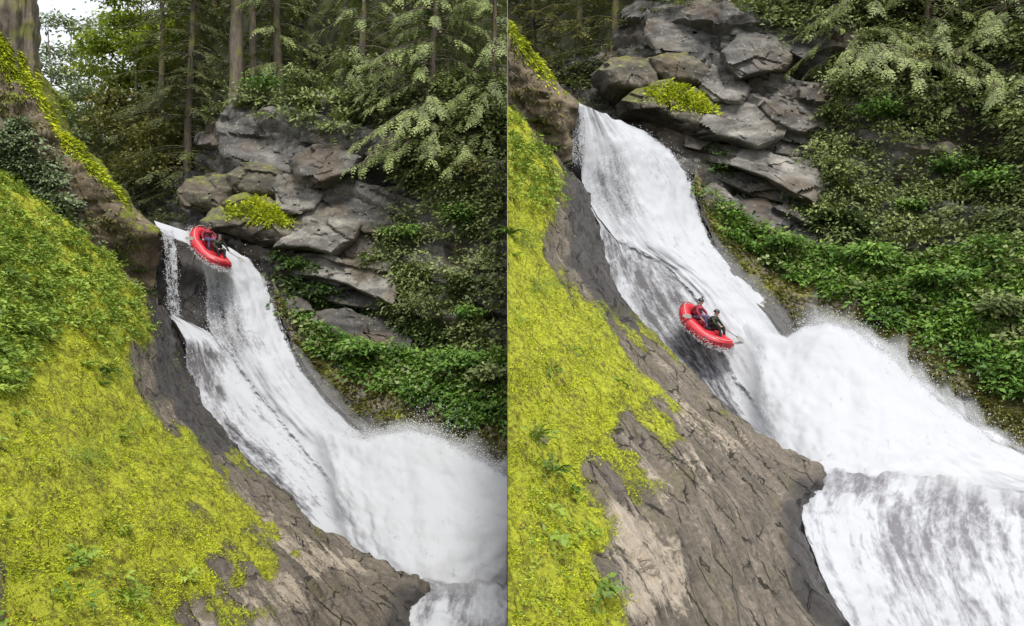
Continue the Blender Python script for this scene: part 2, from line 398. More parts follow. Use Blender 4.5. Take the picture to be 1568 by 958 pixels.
def cliff_mat(name, tint=(1, 1, 1), mossy=0.0):
    t = NT(name); p = t.pos(); n = t.n('ShaderNodeNewGeometry').outputs['Normal']
    up = t.n('ShaderNodeSeparateXYZ', {0: n}).outputs[2]
    mp = t.n('ShaderNodeMapping', {'Vector': p, 'Rotation': (0, math.radians(18), 0), 'Scale': (0.55, 0.55, 1.5)})
    n1 = t.noise(mp, 0.8, 8, 0.65, 0.4); n2 = t.noise(p, 3.2, 8, 0.72); n3 = t.noise(p, 0.35, 3)
    c = t.ramp(n1, [(0.28, tuple(0.045 * x for x in tint)), (0.44, tuple(0.115 * x for x in tint)), (0.58, tuple(0.235 * x for x in tint)), (0.74, tuple(0.42 * x for x in tint))])
    c = t.mix(t.mapr(n2, 0.57, 0.66, 0, 0.55), c, (0.42, 0.41, 0.37))                 # lichen
    c = t.mix(t.mapr(n2, 0.42, 0.33, 0, 0.85), c, (0.03, 0.027, 0.023))
    c = t.mix(t.mapr(n3, 0.5, 0.62, 0, 0.5), c, (0.12, 0.085, 0.05))
    mo = t.attr('moss')
    mf = t.mapr(t.math('ADD', t.math('ADD', t.math('MULTIPLY', up, 0.45), t.math('MULTIPLY', n2, 0.9)), t.math('ADD', t.math('MULTIPLY', mo, 0.8), mossy - 0.45)), 0.50, 0.68)
    mc = t.ramp(n2, [(0.3, (0.055, 0.055, 0.012)), (0.55, (0.15, 0.17, 0.02)), (0.75, (0.32, 0.35, 0.045))])
    c = t.mix(mf, c, mc)
    h = t.math('ADD', t.math('MULTIPLY', n1, 1.0), t.math('MULTIPLY', n2, 0.7))
    return t.done(t.bsdf(Base_Color=c, Roughness=0.85, Normal=t.bump(h, 0.9, 0.14)))
MT['cliff'] = cliff_mat('grey cliff rock', (0.60, 0.575, 0.535))
MT['cliff_pale'] = cliff_mat('pale slab rock', (0.95, 0.90, 0.81), -0.20)
MT['cliff_dark'] = cliff_mat('dark damp rock', (0.42, 0.40, 0.38), 0.0)
MT['cliff_brown'] = cliff_mat('brown mossy rock', (0.50, 0.44, 0.33), 0.13)
MT['ridge'] = cliff_mat('brown ridge rock', (0.80, 0.62, 0.40), 0.05)

def soil_mat():
    t = NT('forest soil'); p = t.pos(); n1 = t.noise(p, 0.6, 6, 0.65)
    return t.done(t.bsdf(Base_Color=t.ramp(n1, [(0.3, (0.016, 0.018, 0.008)), (0.6, (0.045, 0.05, 0.018)), (0.8, (0.09, 0.075, 0.035))]), Roughness=0.95, Normal=t.bump(n1, 0.6, 0.3)))
MT['soil'] = soil_mat()

def water_mat(name, dark=(0.085, 0.083, 0.09), soft=0.35, veil=False, thin=False, dsc=7.0, damp=1.2, bs=0.2, samp=1.5):
    """white water: foam over thin grey water, torn open at its rim"""
    t = NT(name); fu = t.attr('flow', True); foam, rim = t.attr('foam'), t.attr('rim')
    mp = t.n('ShaderNodeMapping', {'Vector': fu, 'Scale': (1.0, 0.14, 1.0)})
    st = t.noise(mp, 2.6, 7, 0.66, 0.35); dr = t.noise(t.n('ShaderNodeMapping', {'Vector': fu, 'Scale': (1.0, 0.45, 1.0)}), dsc, 5, 0.72)
    v = t.math('ADD', foam, t.math('ADD', t.math('MULTIPLY', t.math('SUBTRACT', st, 0.5), samp), t.math('MULTIPLY', t.math('SUBTRACT', dr, 0.5), damp)))
    f = t.mapr(v, 0.5 - soft, 0.5 + soft)
    c = t.mix(f, dark + (1,), (0.415, 0.43, 0.46, 1))
    b = t.bsdf(Base_Color=c, Roughness=t.math('ADD', 0.50, t.math('MULTIPLY', f, 0.25)), Normal=t.bump(t.math('ADD', st, t.math('MULTIPLY', dr, 0.5)), bs, 0.12))
    b.inputs['Specular IOR Level'].default_value = 0.25
    al = t.mapr(t.math('ADD', rim, t.math('ADD', t.math('MULTIPLY', t.math('SUBTRACT', dr, 0.5), 1.6), t.math('MULTIPLY', t.math('SUBTRACT', st, 0.5), 0.9))), 0.30, 0.62)
    if veil: al = t.math('MULTIPLY', rim, t.mapr(t.math('ADD', t.math('MULTIPLY', st, 0.6), t.math('MULTIPLY', dr, 0.4)), 0.33, 0.62, 0.45, 1.0), clamp=True)
    sh = b.outputs[0]
    if thin:
        m2 = t.n('ShaderNodeMixShader', {0: 0.1}); t.set(m2.inputs[1], t.n('ShaderNodeBsdfDiffuse', {'Color': (0.56, 0.575, 0.60, 1)}).outputs[0]); t.set(m2.inputs[2], t.n('ShaderNodeBsdfTranslucent', {'Color': (0.70, 0.71, 0.74, 1)}).outputs[0]); sh = m2.outputs[0]
    mx = t.n('ShaderNodeMixShader', {0: al}); t.set(mx.inputs[1], t.n('ShaderNodeBsdfTransparent').outputs[0]); t.set(mx.inputs[2], sh)
    return t.done(mx.outputs[0])
MT['water'] = water_mat('white falling water')
MT['apron'] = water_mat('thin sliding water', (0.060, 0.058, 0.064), 0.40, dsc=6.0, damp=1.5, bs=0.3, samp=3.2)
MT['burst'] = water_mat('bursting white water', veil=True, bs=0.08)
MT['veil'] = water_mat('drifting spray', veil=True, thin=True)
MT['pool'] = water_mat('foaming river water', (0.15, 0.148, 0.162), 0.45, dsc=5.0, damp=2.2, bs=0.35, samp=2.6)

def drop_mat():
    t = NT('spray drops'); b = t.n('ShaderNodeBsdfDiffuse', {'Color': (0.74, 0.75, 0.78, 1)}); tr = t.n('ShaderNodeBsdfTranslucent', {'Color': (0.64, 0.65, 0.68, 1)})
    mx = t.n('ShaderNodeMixShader', {0: 0.15}); t.set(mx.inputs[1], b.outputs[0]); t.set(mx.inputs[2], tr.outputs[0]); return t.done(mx.outputs[0])
def mist_mat(dens):
    t = NT('white mist'); v = t.n('ShaderNodeVolumePrincipled', {'Color': (0.985, 0.987, 0.99, 1), 'Density': dens, 'Anisotropy': 0.0}); t.set(t.out.inputs['Volume'], v.outputs[0]); return t.m
MT['mist'] = mist_mat(0.14); MT['mist_thin'] = mist_mat(0.25)
MT['drop'] = drop_mat()

def plain(name, c, rough=0.5, spec=0.5, var=0.12, sc=6.0, coat=0.0):
    t = NT(name); p = t.n('ShaderNodeTexCoord').outputs['Object']; n1 = t.noise(p, sc, 4)
    cc = t.mix(t.mapr(n1, 0.35, 0.7), tuple(x * (1 - var) for x in c) + (1,), tuple(min(1, x * (1 + var)) for x in c) + (1,))
    b = t.bsdf(Base_Color=cc, Roughness=rough); b.inputs['Specular IOR Level'].default_value = spec; b.inputs['Coat Weight'].default_value = coat * .5
    return t.done(b)
MT['raft_red'] = plain('wet red raft rubber', (0.50, 0.020, 0.036), 0.42, 0.5, 0.22, 3.0, 0.15)
MT['raft_dark'] = plain('dark red rubber patch', (0.30, 0.012, 0.02), 0.45)
MT['raft_grey'] = plain('pale grey raft floor', (0.62, 0.61, 0.58), 0.4, 0.5, 0.12, 4.0, 0.2)
MT['rope'] = plain('pale webbing', (0.55, 0.50, 0.44), 0.8)
MT['steel'] = plain('dull steel', (0.35, 0.35, 0.36), 0.35)
MT['maroon'] = plain('maroon jacket', (0.26, 0.025, 0.05), 0.7, 0.3, 0.3, 9.0)
MT['vest_red'] = plain('faded red life vest', (0.40, 0.05, 0.075), 0.7, 0.3, 0.25, 9.0)
MT['violet'] = plain('blue violet trousers', (0.085, 0.075, 0.17), 0.7, 0.3, 0.3, 9.0)
MT['olive_cloth'] = plain('dark olive jacket', (0.030, 0.034, 0.020), 0.65, 0.3, 0.35, 9.0)
MT['black_cloth'] = plain('black trousers', (0.016, 0.016, 0.018), 0.6, 0.3, 0.3, 9.0)
MT['vest_dark'] = plain('dark green life vest', (0.040, 0.048, 0.030), 0.7, 0.3, 0.3, 9.0)
MT['skin'] = plain('skin', (0.52, 0.33, 0.25), 0.5, 0.4, 0.08)
MT['helmet'] = plain('black helmet', (0.018, 0.018, 0.02), 0.25, 0.5, 0.1)
MT['eye'] = plain('eye', (0.03, 0.025, 0.02), 0.2)
MT['paddle'] = plain('grey paddle blade', (0.30, 0.29, 0.27), 0.5)
MT['shaft'] = plain('black paddle shaft', (0.03, 0.03, 0.03), 0.4)


# ------------------------------------------------------------------ the setting, built once for each of the two views
WORDS = {'L': 'left-hand view', 'R': 'right-hand view'}
BANK_EDGE = [(246, 470), (262, 486), (280, 512), (287, 545), (288, 585), (294, 612), (322, 648), (358, 684), (400, 726), (440, 770), (480, 808), (540, 844), (600, 870), (640, 883),
             (636, 905), (618, 930), (608, 955), (612, 990), (628, 1030), (650, 1075), (690, 1130), (730, 1180)]
BANK_D = [(250, 474, 46), (288, 590, 42.5), (400, 725, 38), (540, 845, 33.5), (640, 883, 31), (612, 950, 28.5), (650, 1075, 25.5), (730, 1180, 23.5),
          (-150, 1230, 8.5), (0, 958, 12.5), (300, 958, 19), (0, 700, 17.5), (0, 479, 26), (0, 300, 38), (150, 400, 42), (150, 600, 28.5), (300, 800, 25), (450, 900, 25),
          (300, 1150, 14), (-150, 130, 40), (220, 520, 39), (560, 1150, 21)]
MOSS_OUT = [(-400, -100), (140, 330), (215, 450), (222, 500), (202, 560), (200, 600), (255, 640), (300, 690), (345, 745), (392, 792), (375, 815), (425, 860), (400, 870), (340, 838), (310, 862), (345, 905),
            (280, 915), (262, 935), (300, 985), (318, 1040), (300, 1090), (340, 1130), (345, 1260), (-400, 1300)]
PALE_OUT = [[(330, 735), (372, 760), (440, 820), (510, 856), (530, 872), (490, 868), (430, 838), (392, 800)],
            [(300, 1010), (330, 985), (360, 1000), (420, 1040), (440, 1085), (430, 1150), (330, 1160), (335, 1090)],
            [(240, 610), (262, 622), (300, 665), (290, 668)], [(405, 880), (440, 892), (470, 925), (450, 925)], [(355, 905), (380, 915), (420, 960), (400, 958)]]

def make_bank(h):
    R_, C_ = 240, 210
    left = poly_at([(-150, 110), (-150, 400), (-150, 800), (-150, 1240)], R_)
    right = poly_at(BANK_EDGE, R_)
    s = np.linspace(0, 1, C_)[None, :, None]
    uv = left[:, None] * (1 - s) + right[:, None] * s
    Y = tps(BANK_D, 3e-4)(uv[..., 0], uv[..., 1])
    co = W(h, uv[..., 0], uv[..., 1], Y)
    # the rim turns away and down behind the edge
    n_e = 12; k = np.linspace(0, 1, n_e + 1)[1:]
    d = np.stack([0.9 * k, 1.3 * k, -2.6 * k ** 1.6], -1)
    co = np.concatenate([co, co[:, -1:] + d[None]], 1)
    uv = np.concatenate([uv, uv[:, -1:] + np.stack([k * 14, k * 8], -1)[None]], 1)
    S = Sheet(h, uv, co)
    e0, e1 = W(h, 280, 560, 43), W(h, 600, 870, 32); d = unit(e1 - e0)
    ani = S.co - 0.80 * (S.co @ d)[..., None] * d; an2 = S.co - 0.5 * (S.co @ d)[..., None] * d
    sd = sdist(S.u, S.v, MOSS_OUT)
    px = np.stack([S.u, S.v, 0 * S.u], -1)
    nz = fbm(px, 60, 4, 5); nza = fbm(ani, 1.1, 4, 9)
    moss = sstep(sd + 26 * nz + 22 * nza, -20, 24)
    bare = sstep(fbm(px, 95, 3, 41) + 0.55 * nza, 0.22, 0.5)
    moss = moss * (1 - 0.75 * bare * sstep(S.v, 640, 780))
    lee = sstep(S.u, 205, 235) * sstep(-S.v, -700, -640)
    strip = (1 - 0.9 * lee) * sstep(nza + fbm(px, 45, 3, 77), 0.28, 0.55) * sstep(sd, -150, -15)
    moss = np.maximum(moss, strip * 0.62)
    wet_d = np.min([np.hypot(S.u - a_, S.v - b_) for a_, b_ in poly_at(BANK_EDGE, 120)], 0)
    wet = sstep(-wet_d + 12 * nz, -62, -16) * (0.25 + 0.75 * sstep(-S.v, -760, -640)) + 0.7 * sstep(-wet_d + 34 * nz + 18 * nza, -75, 5) * sstep(S.v + 40 * nz, 870, 960)
    wet = np.maximum(wet, 0.8 * sstep(S.v + 30 * nz, 470, 520) * sstep(-(S.v), -640, -600) * sstep(S.u + 20 * nz, 215, 250))
    pale = 0.78 * np.max([sstep(sdist(S.u, S.v, q) + 16 * nz + 26 * nza, -26, 26) for q in PALE_OUT], 0)
    rock = 1 - moss
    S.displace(0.22 * fbm(S.co, 3.2, 3, 2) + rock * (0.20 * ridged(ani, 0.9, 3, 12) + 0.16 * facets(ani, 0.7, 14) + 0.07 * facets(an2, 0.35, 15) + 0.06 * fbm(S.co, 0.5, 3, 8)) + moss * (0.10 + 0.22 * fbm(S.co, 0.8, 3, 31) + 0.09 * fbm(S.co, 0.25, 2, 37)))
    S.at = {'moss': moss, 'wet': wet, 'pale': pale, 'ani': ani, 'ani2': S.co - 0.55 * (S.co @ d)[..., None] * d}
    o = S.build('mossy_bank', MT['bank'])
    tag(o, {'L': 'steep yellow-green mossy rock bank filling the left side of the left-hand view', 'R': 'mossy bank with bare tan rock in the right-hand view'}[h], 'bank', None, 'structure')
    S.moss = moss
    return S

CREST = [(-70, -40), (10, 55), (44, 100), (62, 150), (84, 192), (118, 222), (150, 255), (186, 300), (214, 330), (241, 350)]
FOOT = [(-70, 330), (10, 345), (60, 350), (100, 372), (135, 392), (165, 410), (195, 432), (220, 448), (236, 440), (244, 372)]
def make_ridge(h):
    n = 150; cr = poly_at(CREST, n); ft = poly_at(FOOT, n); t = np.linspace(0, 1, n)
    Yc = 43 + 4.0 * t; rows_uv = []; rows_co = []
    back = W(h, cr[:, 0], cr[:, 1], Yc)
    for k in np.linspace(1, 0, 9)[:-1]:          # rounded back of the crest
        rows_co.append(back + np.stack([0 * t + 0.5 * k, 2.6 * k + 0 * t, -2.2 * k ** 1.8 + 0 * t], -1)); rows_uv.append(cr + [2 * k, 1 * k])
    for k in np.linspace(0, 1, 60):
        q = cr * (1 - k) + ft * k
        bul = -1.5 * math.sin(min(1, k * 2.4) * math.pi * 0.5) * (1 - 0.5 * k) + 1.3 * sstep(k, 0.3, 1.0) * sstep(t, 0.45, 0.8)
        rows_co.append(W(h, q[:, 0], q[:, 1], Yc + bul)); rows_uv.append(q)
    uv = np.array(rows_uv); S = Sheet(h, uv, np.array(rows_co))
    kk = np.r_[np.linspace(-0.15, 0, 8), np.linspace(0, 1, 60)][:, None] * np.ones((1, n)); tt = t[None] * np.ones((68, 1))
    nz = fbm(S.co, 1.0, 3, 21)
    moss = sstep(-kk + 0.07 * nz, -0.26, -0.13) * sstep(-tt + 0.05 * nz, -0.92, -0.84)
    moss = np.maximum(moss, 0.55 * sstep(nz + 0.5 * fbm(S.co, 0.5, 3, 29), 0.0, 0.45))
    S.displace(0.30 * fbm(S.co, 1.6, 3, 22) + 0.35 * facets(S.co, 0.8, 24) * (1 - moss) * sstep(-tt, -.97, -.85) + 0.14 * ridged(S.co * np.array([1, 1, 2.0]), 1.0, 3, 23) * (1 - moss) * sstep(-tt, -1, -0.9) + 0.14 * moss * (1 + nz))
    S.at = {'moss': moss * 1.1}
    o = S.build('rock_spur', MT['ridge'])
    tag(o, f'brown rock spur with a bright mossy crest running down to the lip of the falls, {WORDS[h]}', 'rock spur', None, 'structure')
    S.moss = moss; S.k = kk
    return S

def ledges(co):
    """dipping beds broken by joints: every bed block stands out by its own amount"""
    q = co[..., 2] + 0.30 * co[..., 0] + 0.5 * fbm(co, 3.0, 2, 401); al = co[..., 0] + 0.6 * fbm(co, 2.0, 2, 402)
    w = q / 1.25 + 0.5 * np.sin(q * 0.7); k = np.floor(w).astype(np.int64); z = np.zeros_like(k)
    j = np.floor(al / 3.4 + 7 * hsh(k, z, z, 5)).astype(np.int64)
    o = hsh(k, z, z, 9) * 0.6 + hsh(k, j, z, 11) * 0.6 - 0.6
    return o + 0.22 * (w - k) * (hsh(k, j, z, 13) - 0.3) - 0.25 * sstep(-np.abs(w - k - 0.5), -0.5, -0.42) * 0
def make_cliff(h):
    us = np.r_[np.linspace(205, 640, 190)[:-1], np.linspace(640, 1010, 60)]; vs = np.linspace(120, 760, 200)
    u, v = np.meshgrid(us, vs); top = np.interp(us, [205, 285, 310, 350, 1010], [300, 262, 200, 150, 120])[None]; v = 760 - (760 - v) / 640 * (760 - top)
    Y = tps([(210, 330, 60), (300, 200, 58), (300, 330, 57), (300, 480, 50), (420, 200, 54), (420, 300, 53), (440, 440, 51), (560, 200, 53), (560, 320, 52), (600, 420, 51), (520, 500, 50), (620, 560, 48),
             (700, 200, 52), (700, 400, 49), (777, 560, 46), (880, 300, 47), (880, 520, 44), (1010, 200, 46), (1010, 700, 39), (700, 760, 43), (500, 760, 44), (230, 760, 48), (205, 120, 62), (1000, 120, 50)], 3e-4)(u, v)
    S = Sheet(h, np.stack([u, v], -1), W(h, u, v, Y))
    ld = unit(np.array([1.0, 0.0, -0.35])); st = S.co - 0.8 * (S.co @ ld)[..., None] * ld
    S.displace(0.9 * ridged(st, 3.2, 3, 51) + 0.4 * facets(st, 1.7, 53) + 0.22 * facets(S.co, 0.7, 58) + 1.5 * ledges(S.co) - 2.6 * np.exp(-((S.u - 575) / 34) ** 2 - ((S.v - 262) / 17) ** 2) - 3.0 * np.exp(-((S.u - 856) / 34) ** 2 - ((S.v - 350) / 46) ** 2) - 1.5 * np.exp(-((S.u - 540) / 60) ** 2 - ((S.v - 486 - .3 * (S.u - 540)) / 16) ** 2) + 0.2 * fbm(S.co, 0.6, 3, 52))
    S.at = {'moss': 0.2 * fbm(S.co, 2.0, 2, 55)}
    o = S.build('cliff', MT['cliff']); o.data.set_sharp_from_angle(angle=math.radians(38))
    tag(o, f'dark layered rock cliff beyond the waterfall, {WORDS[h]}', 'cliff', None, 'structure')
    S.o = o
    return S

BLOCKS = [  # outline, distance, bulge, thickness, material, moss
    ('boulder', [(272, 292), (288, 276), (318, 268), (346, 268), (362, 288), (358, 312), (340, 326), (310, 322), (284, 316)], 52.6, 1.6, 3.0, 'cliff_brown', 0.06),
    ('boulder', [(350, 268), (368, 254), (400, 252), (428, 258), (440, 280), (432, 302), (402, 302), (372, 300), (356, 288)], 52.2, 1.2, 3.0, 'cliff_brown', 0.04),
    ('mossy_ledge', [(312, 338), (330, 320), (352, 306), (376, 298), (412, 304), (446, 322), (472, 344), (456, 366), (424, 374), (384, 368), (346, 352), (320, 350)], 50.6, 1.4, 3.2, 'cliff_brown', 0.16),
    ('slab', [(424, 288), (440, 266), (470, 276), (492, 298), (478, 318), (446, 322), (428, 308)], 51.2, 0.7, 2.5, 'cliff_pale', 0),
    ('slab', [(460, 246), (482, 224), (520, 220), (548, 240), (540, 262), (510, 270), (482, 280), (464, 266)], 51.2, 1.3, 2.5, 'cliff', 0),
    ('slab', [(440, 348), (458, 328), (486, 314), (514, 322), (546, 344), (536, 366), (506, 384), (474, 376), (430, 374)], 50.2, 0.8, 2.6, 'cliff_pale', 0),
    ('slab', [(404, 370), (430, 366), (466, 372), (452, 384), (428, 402), (408, 398)], 50.6, 0.5, 2.0, 'cliff', 0),
    ('slab', [(508, 312), (536, 300), (570, 306), (602, 334), (608, 354), (560, 352), (536, 342)], 51.0, 0.5, 2.2, 'cliff', 0),
    ('slab', [(528, 356), (560, 352), (606, 356), (610, 386), (572, 396), (536, 394), (518, 380)], 50.8, 0.6, 2.2, 'cliff', 0),
    ('slab', [(444, 410), (462, 394), (500, 390), (560, 398), (602, 402), (606, 436), (596, 462), (566, 452), (528, 434), (486, 424), (452, 420)], 49.6, 0.8, 2.6, 'cliff_pale', 0),
    ('slab', [(428, 426), (462, 420), (510, 430), (560, 448), (594, 466), (572, 474), (520, 466), (470, 450), (436, 440)], 49.9, 0.4, 2.2, 'cliff_dark', 0),
    ('slab', [(346, 196), (380, 184), (430, 186), (470, 196), (466, 236), (442, 262), (404, 252), (364, 252), (348, 230)], 54.0, 0.8, 2.6, 'cliff', 0),
    ('slab', [(474, 196), (520, 186), (566, 196), (598, 222), (570, 240), (534, 226), (498, 222), (478, 216)], 52.6, 0.7, 2.5, 'cliff', 0),
    ('slab', [(434, 474), (456, 462), (482, 482), (502, 508), (482, 516), (456, 502), (438, 490)], 48.2, 0.5, 1.8, 'cliff', 0),
    ('slab', [(492, 484), (530, 476), (590, 492), (626, 520), (610, 546), (560, 536), (512, 520)], 48.6, 0.6, 2.0, 'cliff_dark', 0),
]
def rock_block(h, name, outl, Y, bulge, thick, mat, moss, parent, seed):
    if h == 'L' and outl[0][0] > 700: return None          # hidden by leaves there
    slab = name == 'slab'
    K, nr, nb = 84, 21, 5
    P = np.array(outl + [outl[0]], float); P = poly_at(P, K + 1)[:-1]; c = P.mean(0); P = c + (P - c) * (1.20 if slab else 1.08); Y = Y + 0.55
    rng = np.random.default_rng(seed); tl = rng.random() - .5
    rows = []; pw = 14 if slab else 3.2
    for r in np.linspace(0.02, 1, nr) ** 0.8:
        q = c + (P - c) * r; tilt = (-0.026 * (q[:, 1] - c[1]) + 0.012 * tl * (q[:, 0] - c[0])) if slab else 0.02 * (c[1] - q[:, 1])
        rows.append(W(h, q[:, 0], q[:, 1], Y - bulge * (1 - r ** pw) + tilt))
    edge = rows[-1]; ctr = W(h, c[0], c[1], Y)
    for k in np.linspace(0, 1, nb + 1)[1:]:
        rows.append(edge + np.array([0, thick * k, 0]) + (edge - ctr) * (0.03 * math.sin(k * 3)))
    co = np.array(rows)
    nrm = unit(co - (ctr + np.array([0, thick * .9, 0])))
    ld = unit(np.array([1.0, 0.0, -0.35])); st = co - 0.6 * (co @ ld)[..., None] * ld
    if slab: dsp = 0.75 * facets(st, 1.9, seed) + 0.13 * facets(co, 0.6, seed + 9) + 0.05 * fbm(co, 0.3, 2, seed + 3)
    else: dsp = 0.30 * facets(co, 1.9, seed) + 0.28 * fbm(co, 0.9, 4, seed + 3)
    co = co + nrm * dsp[..., None]
    co2, m = cut(h, co, False)
    i = np.arange((nr + nb) * K).reshape(nr + nb, K)
    q = np.stack([i[:-1], i[1:], np.roll(i[1:], -1, 1), np.roll(i[:-1], -1, 1)], -1).reshape(-1, 4)
    q = q[~m.ravel()[q].all(1)]
    if len(q) < 30: return None
    me = new_mesh(name, co2, quads=q, mat=MT[mat], attrs={'moss': np.full((nr + nb) * K, moss, np.float32)})
    me.set_sharp_from_angle(angle=math.radians(34))
    if name == 'mossy_ledge': G[h]['ledge'] = Sheet(h, np.array([c + (P - c) * r for r in np.linspace(0.02, 1, nr) ** 0.8]), co[:nr])
    return put(name, me, parent)

FB_TOP = [(418, 430), (440, 476), (500, 512), (560, 535), (640, 545), (720, 548), (800, 530), (880, 500), (1010, 480)]
FB_BOT = [(424, 480), (452, 545), (486, 590), (530, 640), (575, 680), (640, 690), (700, 712), (777, 760), (850, 830), (925, 900), (1010, 985)]
def make_far_bank(h):
    n, r = 180, 84
    tp, bt = poly_at(FB_TOP, n), poly_at(FB_BOT, n); k = np.linspace(0, 1, r)[:, None, None]
    uv = tp[None] * (1 - k) + bt[None] * k
    Y = tps([(418, 430, 47.8), (440, 476, 47.5), (500, 512, 47.3), (640, 545, 45.6), (720, 548, 44.8), (880, 500, 42.5), (1010, 480, 41), (424, 480, 47), (486, 590, 43.6), (575, 680, 40.2), (700, 712, 38.0), (850, 830, 34.5), (1010, 985, 30), (640, 620, 42.2), (800, 680, 39), (900, 700, 37), (540, 590, 44)], 3e-4)(uv[..., 0], uv[..., 1])
    S = Sheet(h, uv, W(h, uv[..., 0], uv[..., 1], Y))
    d = unit(W(h, 777, 740, 37) - W(h, 470, 560, 44.5)); ani = S.co - 0.86 * (S.co @ d)[..., None] * d
    kk = k[..., 0] * np.ones((1, n)); nz = fbm(S.co, 1.2, 3, 61)
    S.displace(0.35 * fbm(S.co, 2.5, 3, 62) + 0.22 * ridged(ani, 0.8, 3, 63))
    moss = np.clip(0.62 + 0.5 * nz + 0.3 * fbm(ani, 0.7, 3, 64) - 0.75 * sstep(kk, 0.72, 0.95), 0, 0.95)
    S.at = {'ani2': ani, 'moss': moss * 0.6, 'wet': 0.9 * sstep(kk + 0.1 * nz, 0.45, 0.85), 'pale': 0 * kk, 'ani': ani}
    o = S.build('far_bank', MT['bank'])
    tag(o, f'sloping ledge of leafy plants and streaked mossy rock beyond the falls, {WORDS[h]}', 'bank', None, 'structure')
    S.k = kk
    return S

def make_hill(h):
    us = np.linspace(-260, 1150, 150); u1 = us
    top = np.interp(u1, [-300, 20, 60, 200, 250, 300, 1200], [60, 150, 205, 215, 60, -330, -420] if h == 'L' else [-330] * 7)
    r = 90; k = np.linspace(0, 1, r)[:, None]
    v = 520 * (1 - k) + top[None] * k; u = us[None] * np.ones((r, 1))
    Y = tps([(-260, 520, 62), (-260, 60, 80), (130, 500, 62), (130, 215, 92), (300, 500, 62), (300, 100, 74), (300, -330, 105), (600, 500, 56), (600, 150, 59), (600, -400, 92), (1150, 500, 50), (1150, 150, 54), (1150, -400, 84)], 3e-4)(u, v)
    S = Sheet(h, np.stack([u, v], -1), W(h, u, v, Y))
    S.displace(1.2 * fbm(S.co, 6, 3, 71))
    o = S.build('forest_hillside', MT['soil'], False)
    tag(o, f'dark wooded hillside rising behind the cliff, {WORDS[h]}', 'hillside', None, 'structure')
    return S

# ------------------------------------------------------------------ water
def water_sheet(h, name, left, right, depth, foamf, nr, nc, bulge=0.0, rimf=None, disp=0.12, mat='water', seed=0, bp=0.8, iso=False):
    L_, R_ = poly_at(left, nr), poly_at(right, nr); s = np.linspace(0, 1, nc)
    uv = L_[:, None] * (1 - s)[None, :, None] + R_[:, None] * s[None, :, None]
    Y = tps(depth, 3e-4)(uv[..., 0], uv[..., 1]) - bulge * (np.sin(np.pi * s) ** bp)[None]
    S = Sheet(h, uv, W(h, uv[..., 0], uv[..., 1], Y, screen=True))
    ss = s[None] * np.ones((nr, 1)); tt = np.linspace(0, 1, nr)[:, None] * np.ones((1, nc))
    dl = np.r_[0, np.cumsum(np.linalg.norm(np.diff(S.co.mean(1), axis=0), axis=1))]
    wd = np.linalg.norm(S.co[:, -1] - S.co[:, 0], axis=1).mean()
    flow = np.stack([ss * wd, dl[:, None] * np.ones((1, nc)), 0 * ss + seed * 7.7], -1)
    if iso: flow = flow * np.array([0.75, 4.0, 1])
    st = flow * np.array([1, 0.22, 1])
    S.displace(disp * (fbm(st, 0.9, 3, 81 + seed) + 0.7 * fbm(S.co, 0.8, 3, 86 + seed)))
    S.ss, S.tt = ss, tt
    S.at = {'flow': flow, 'foam': np.clip(foamf(S.u, S.v, ss, tt), 0.26, 1.6), 'rim': (rimf(S.u, S.v, ss, tt) if rimf else np.ones_like(ss) * 1.5)}
    return S.build(name, MT[mat]), S

def hump(u, v, a, b):          # soft bump along ss/tt
    return sstep(u, a[0], a[1]) * sstep(-u, -b[1], -b[0])

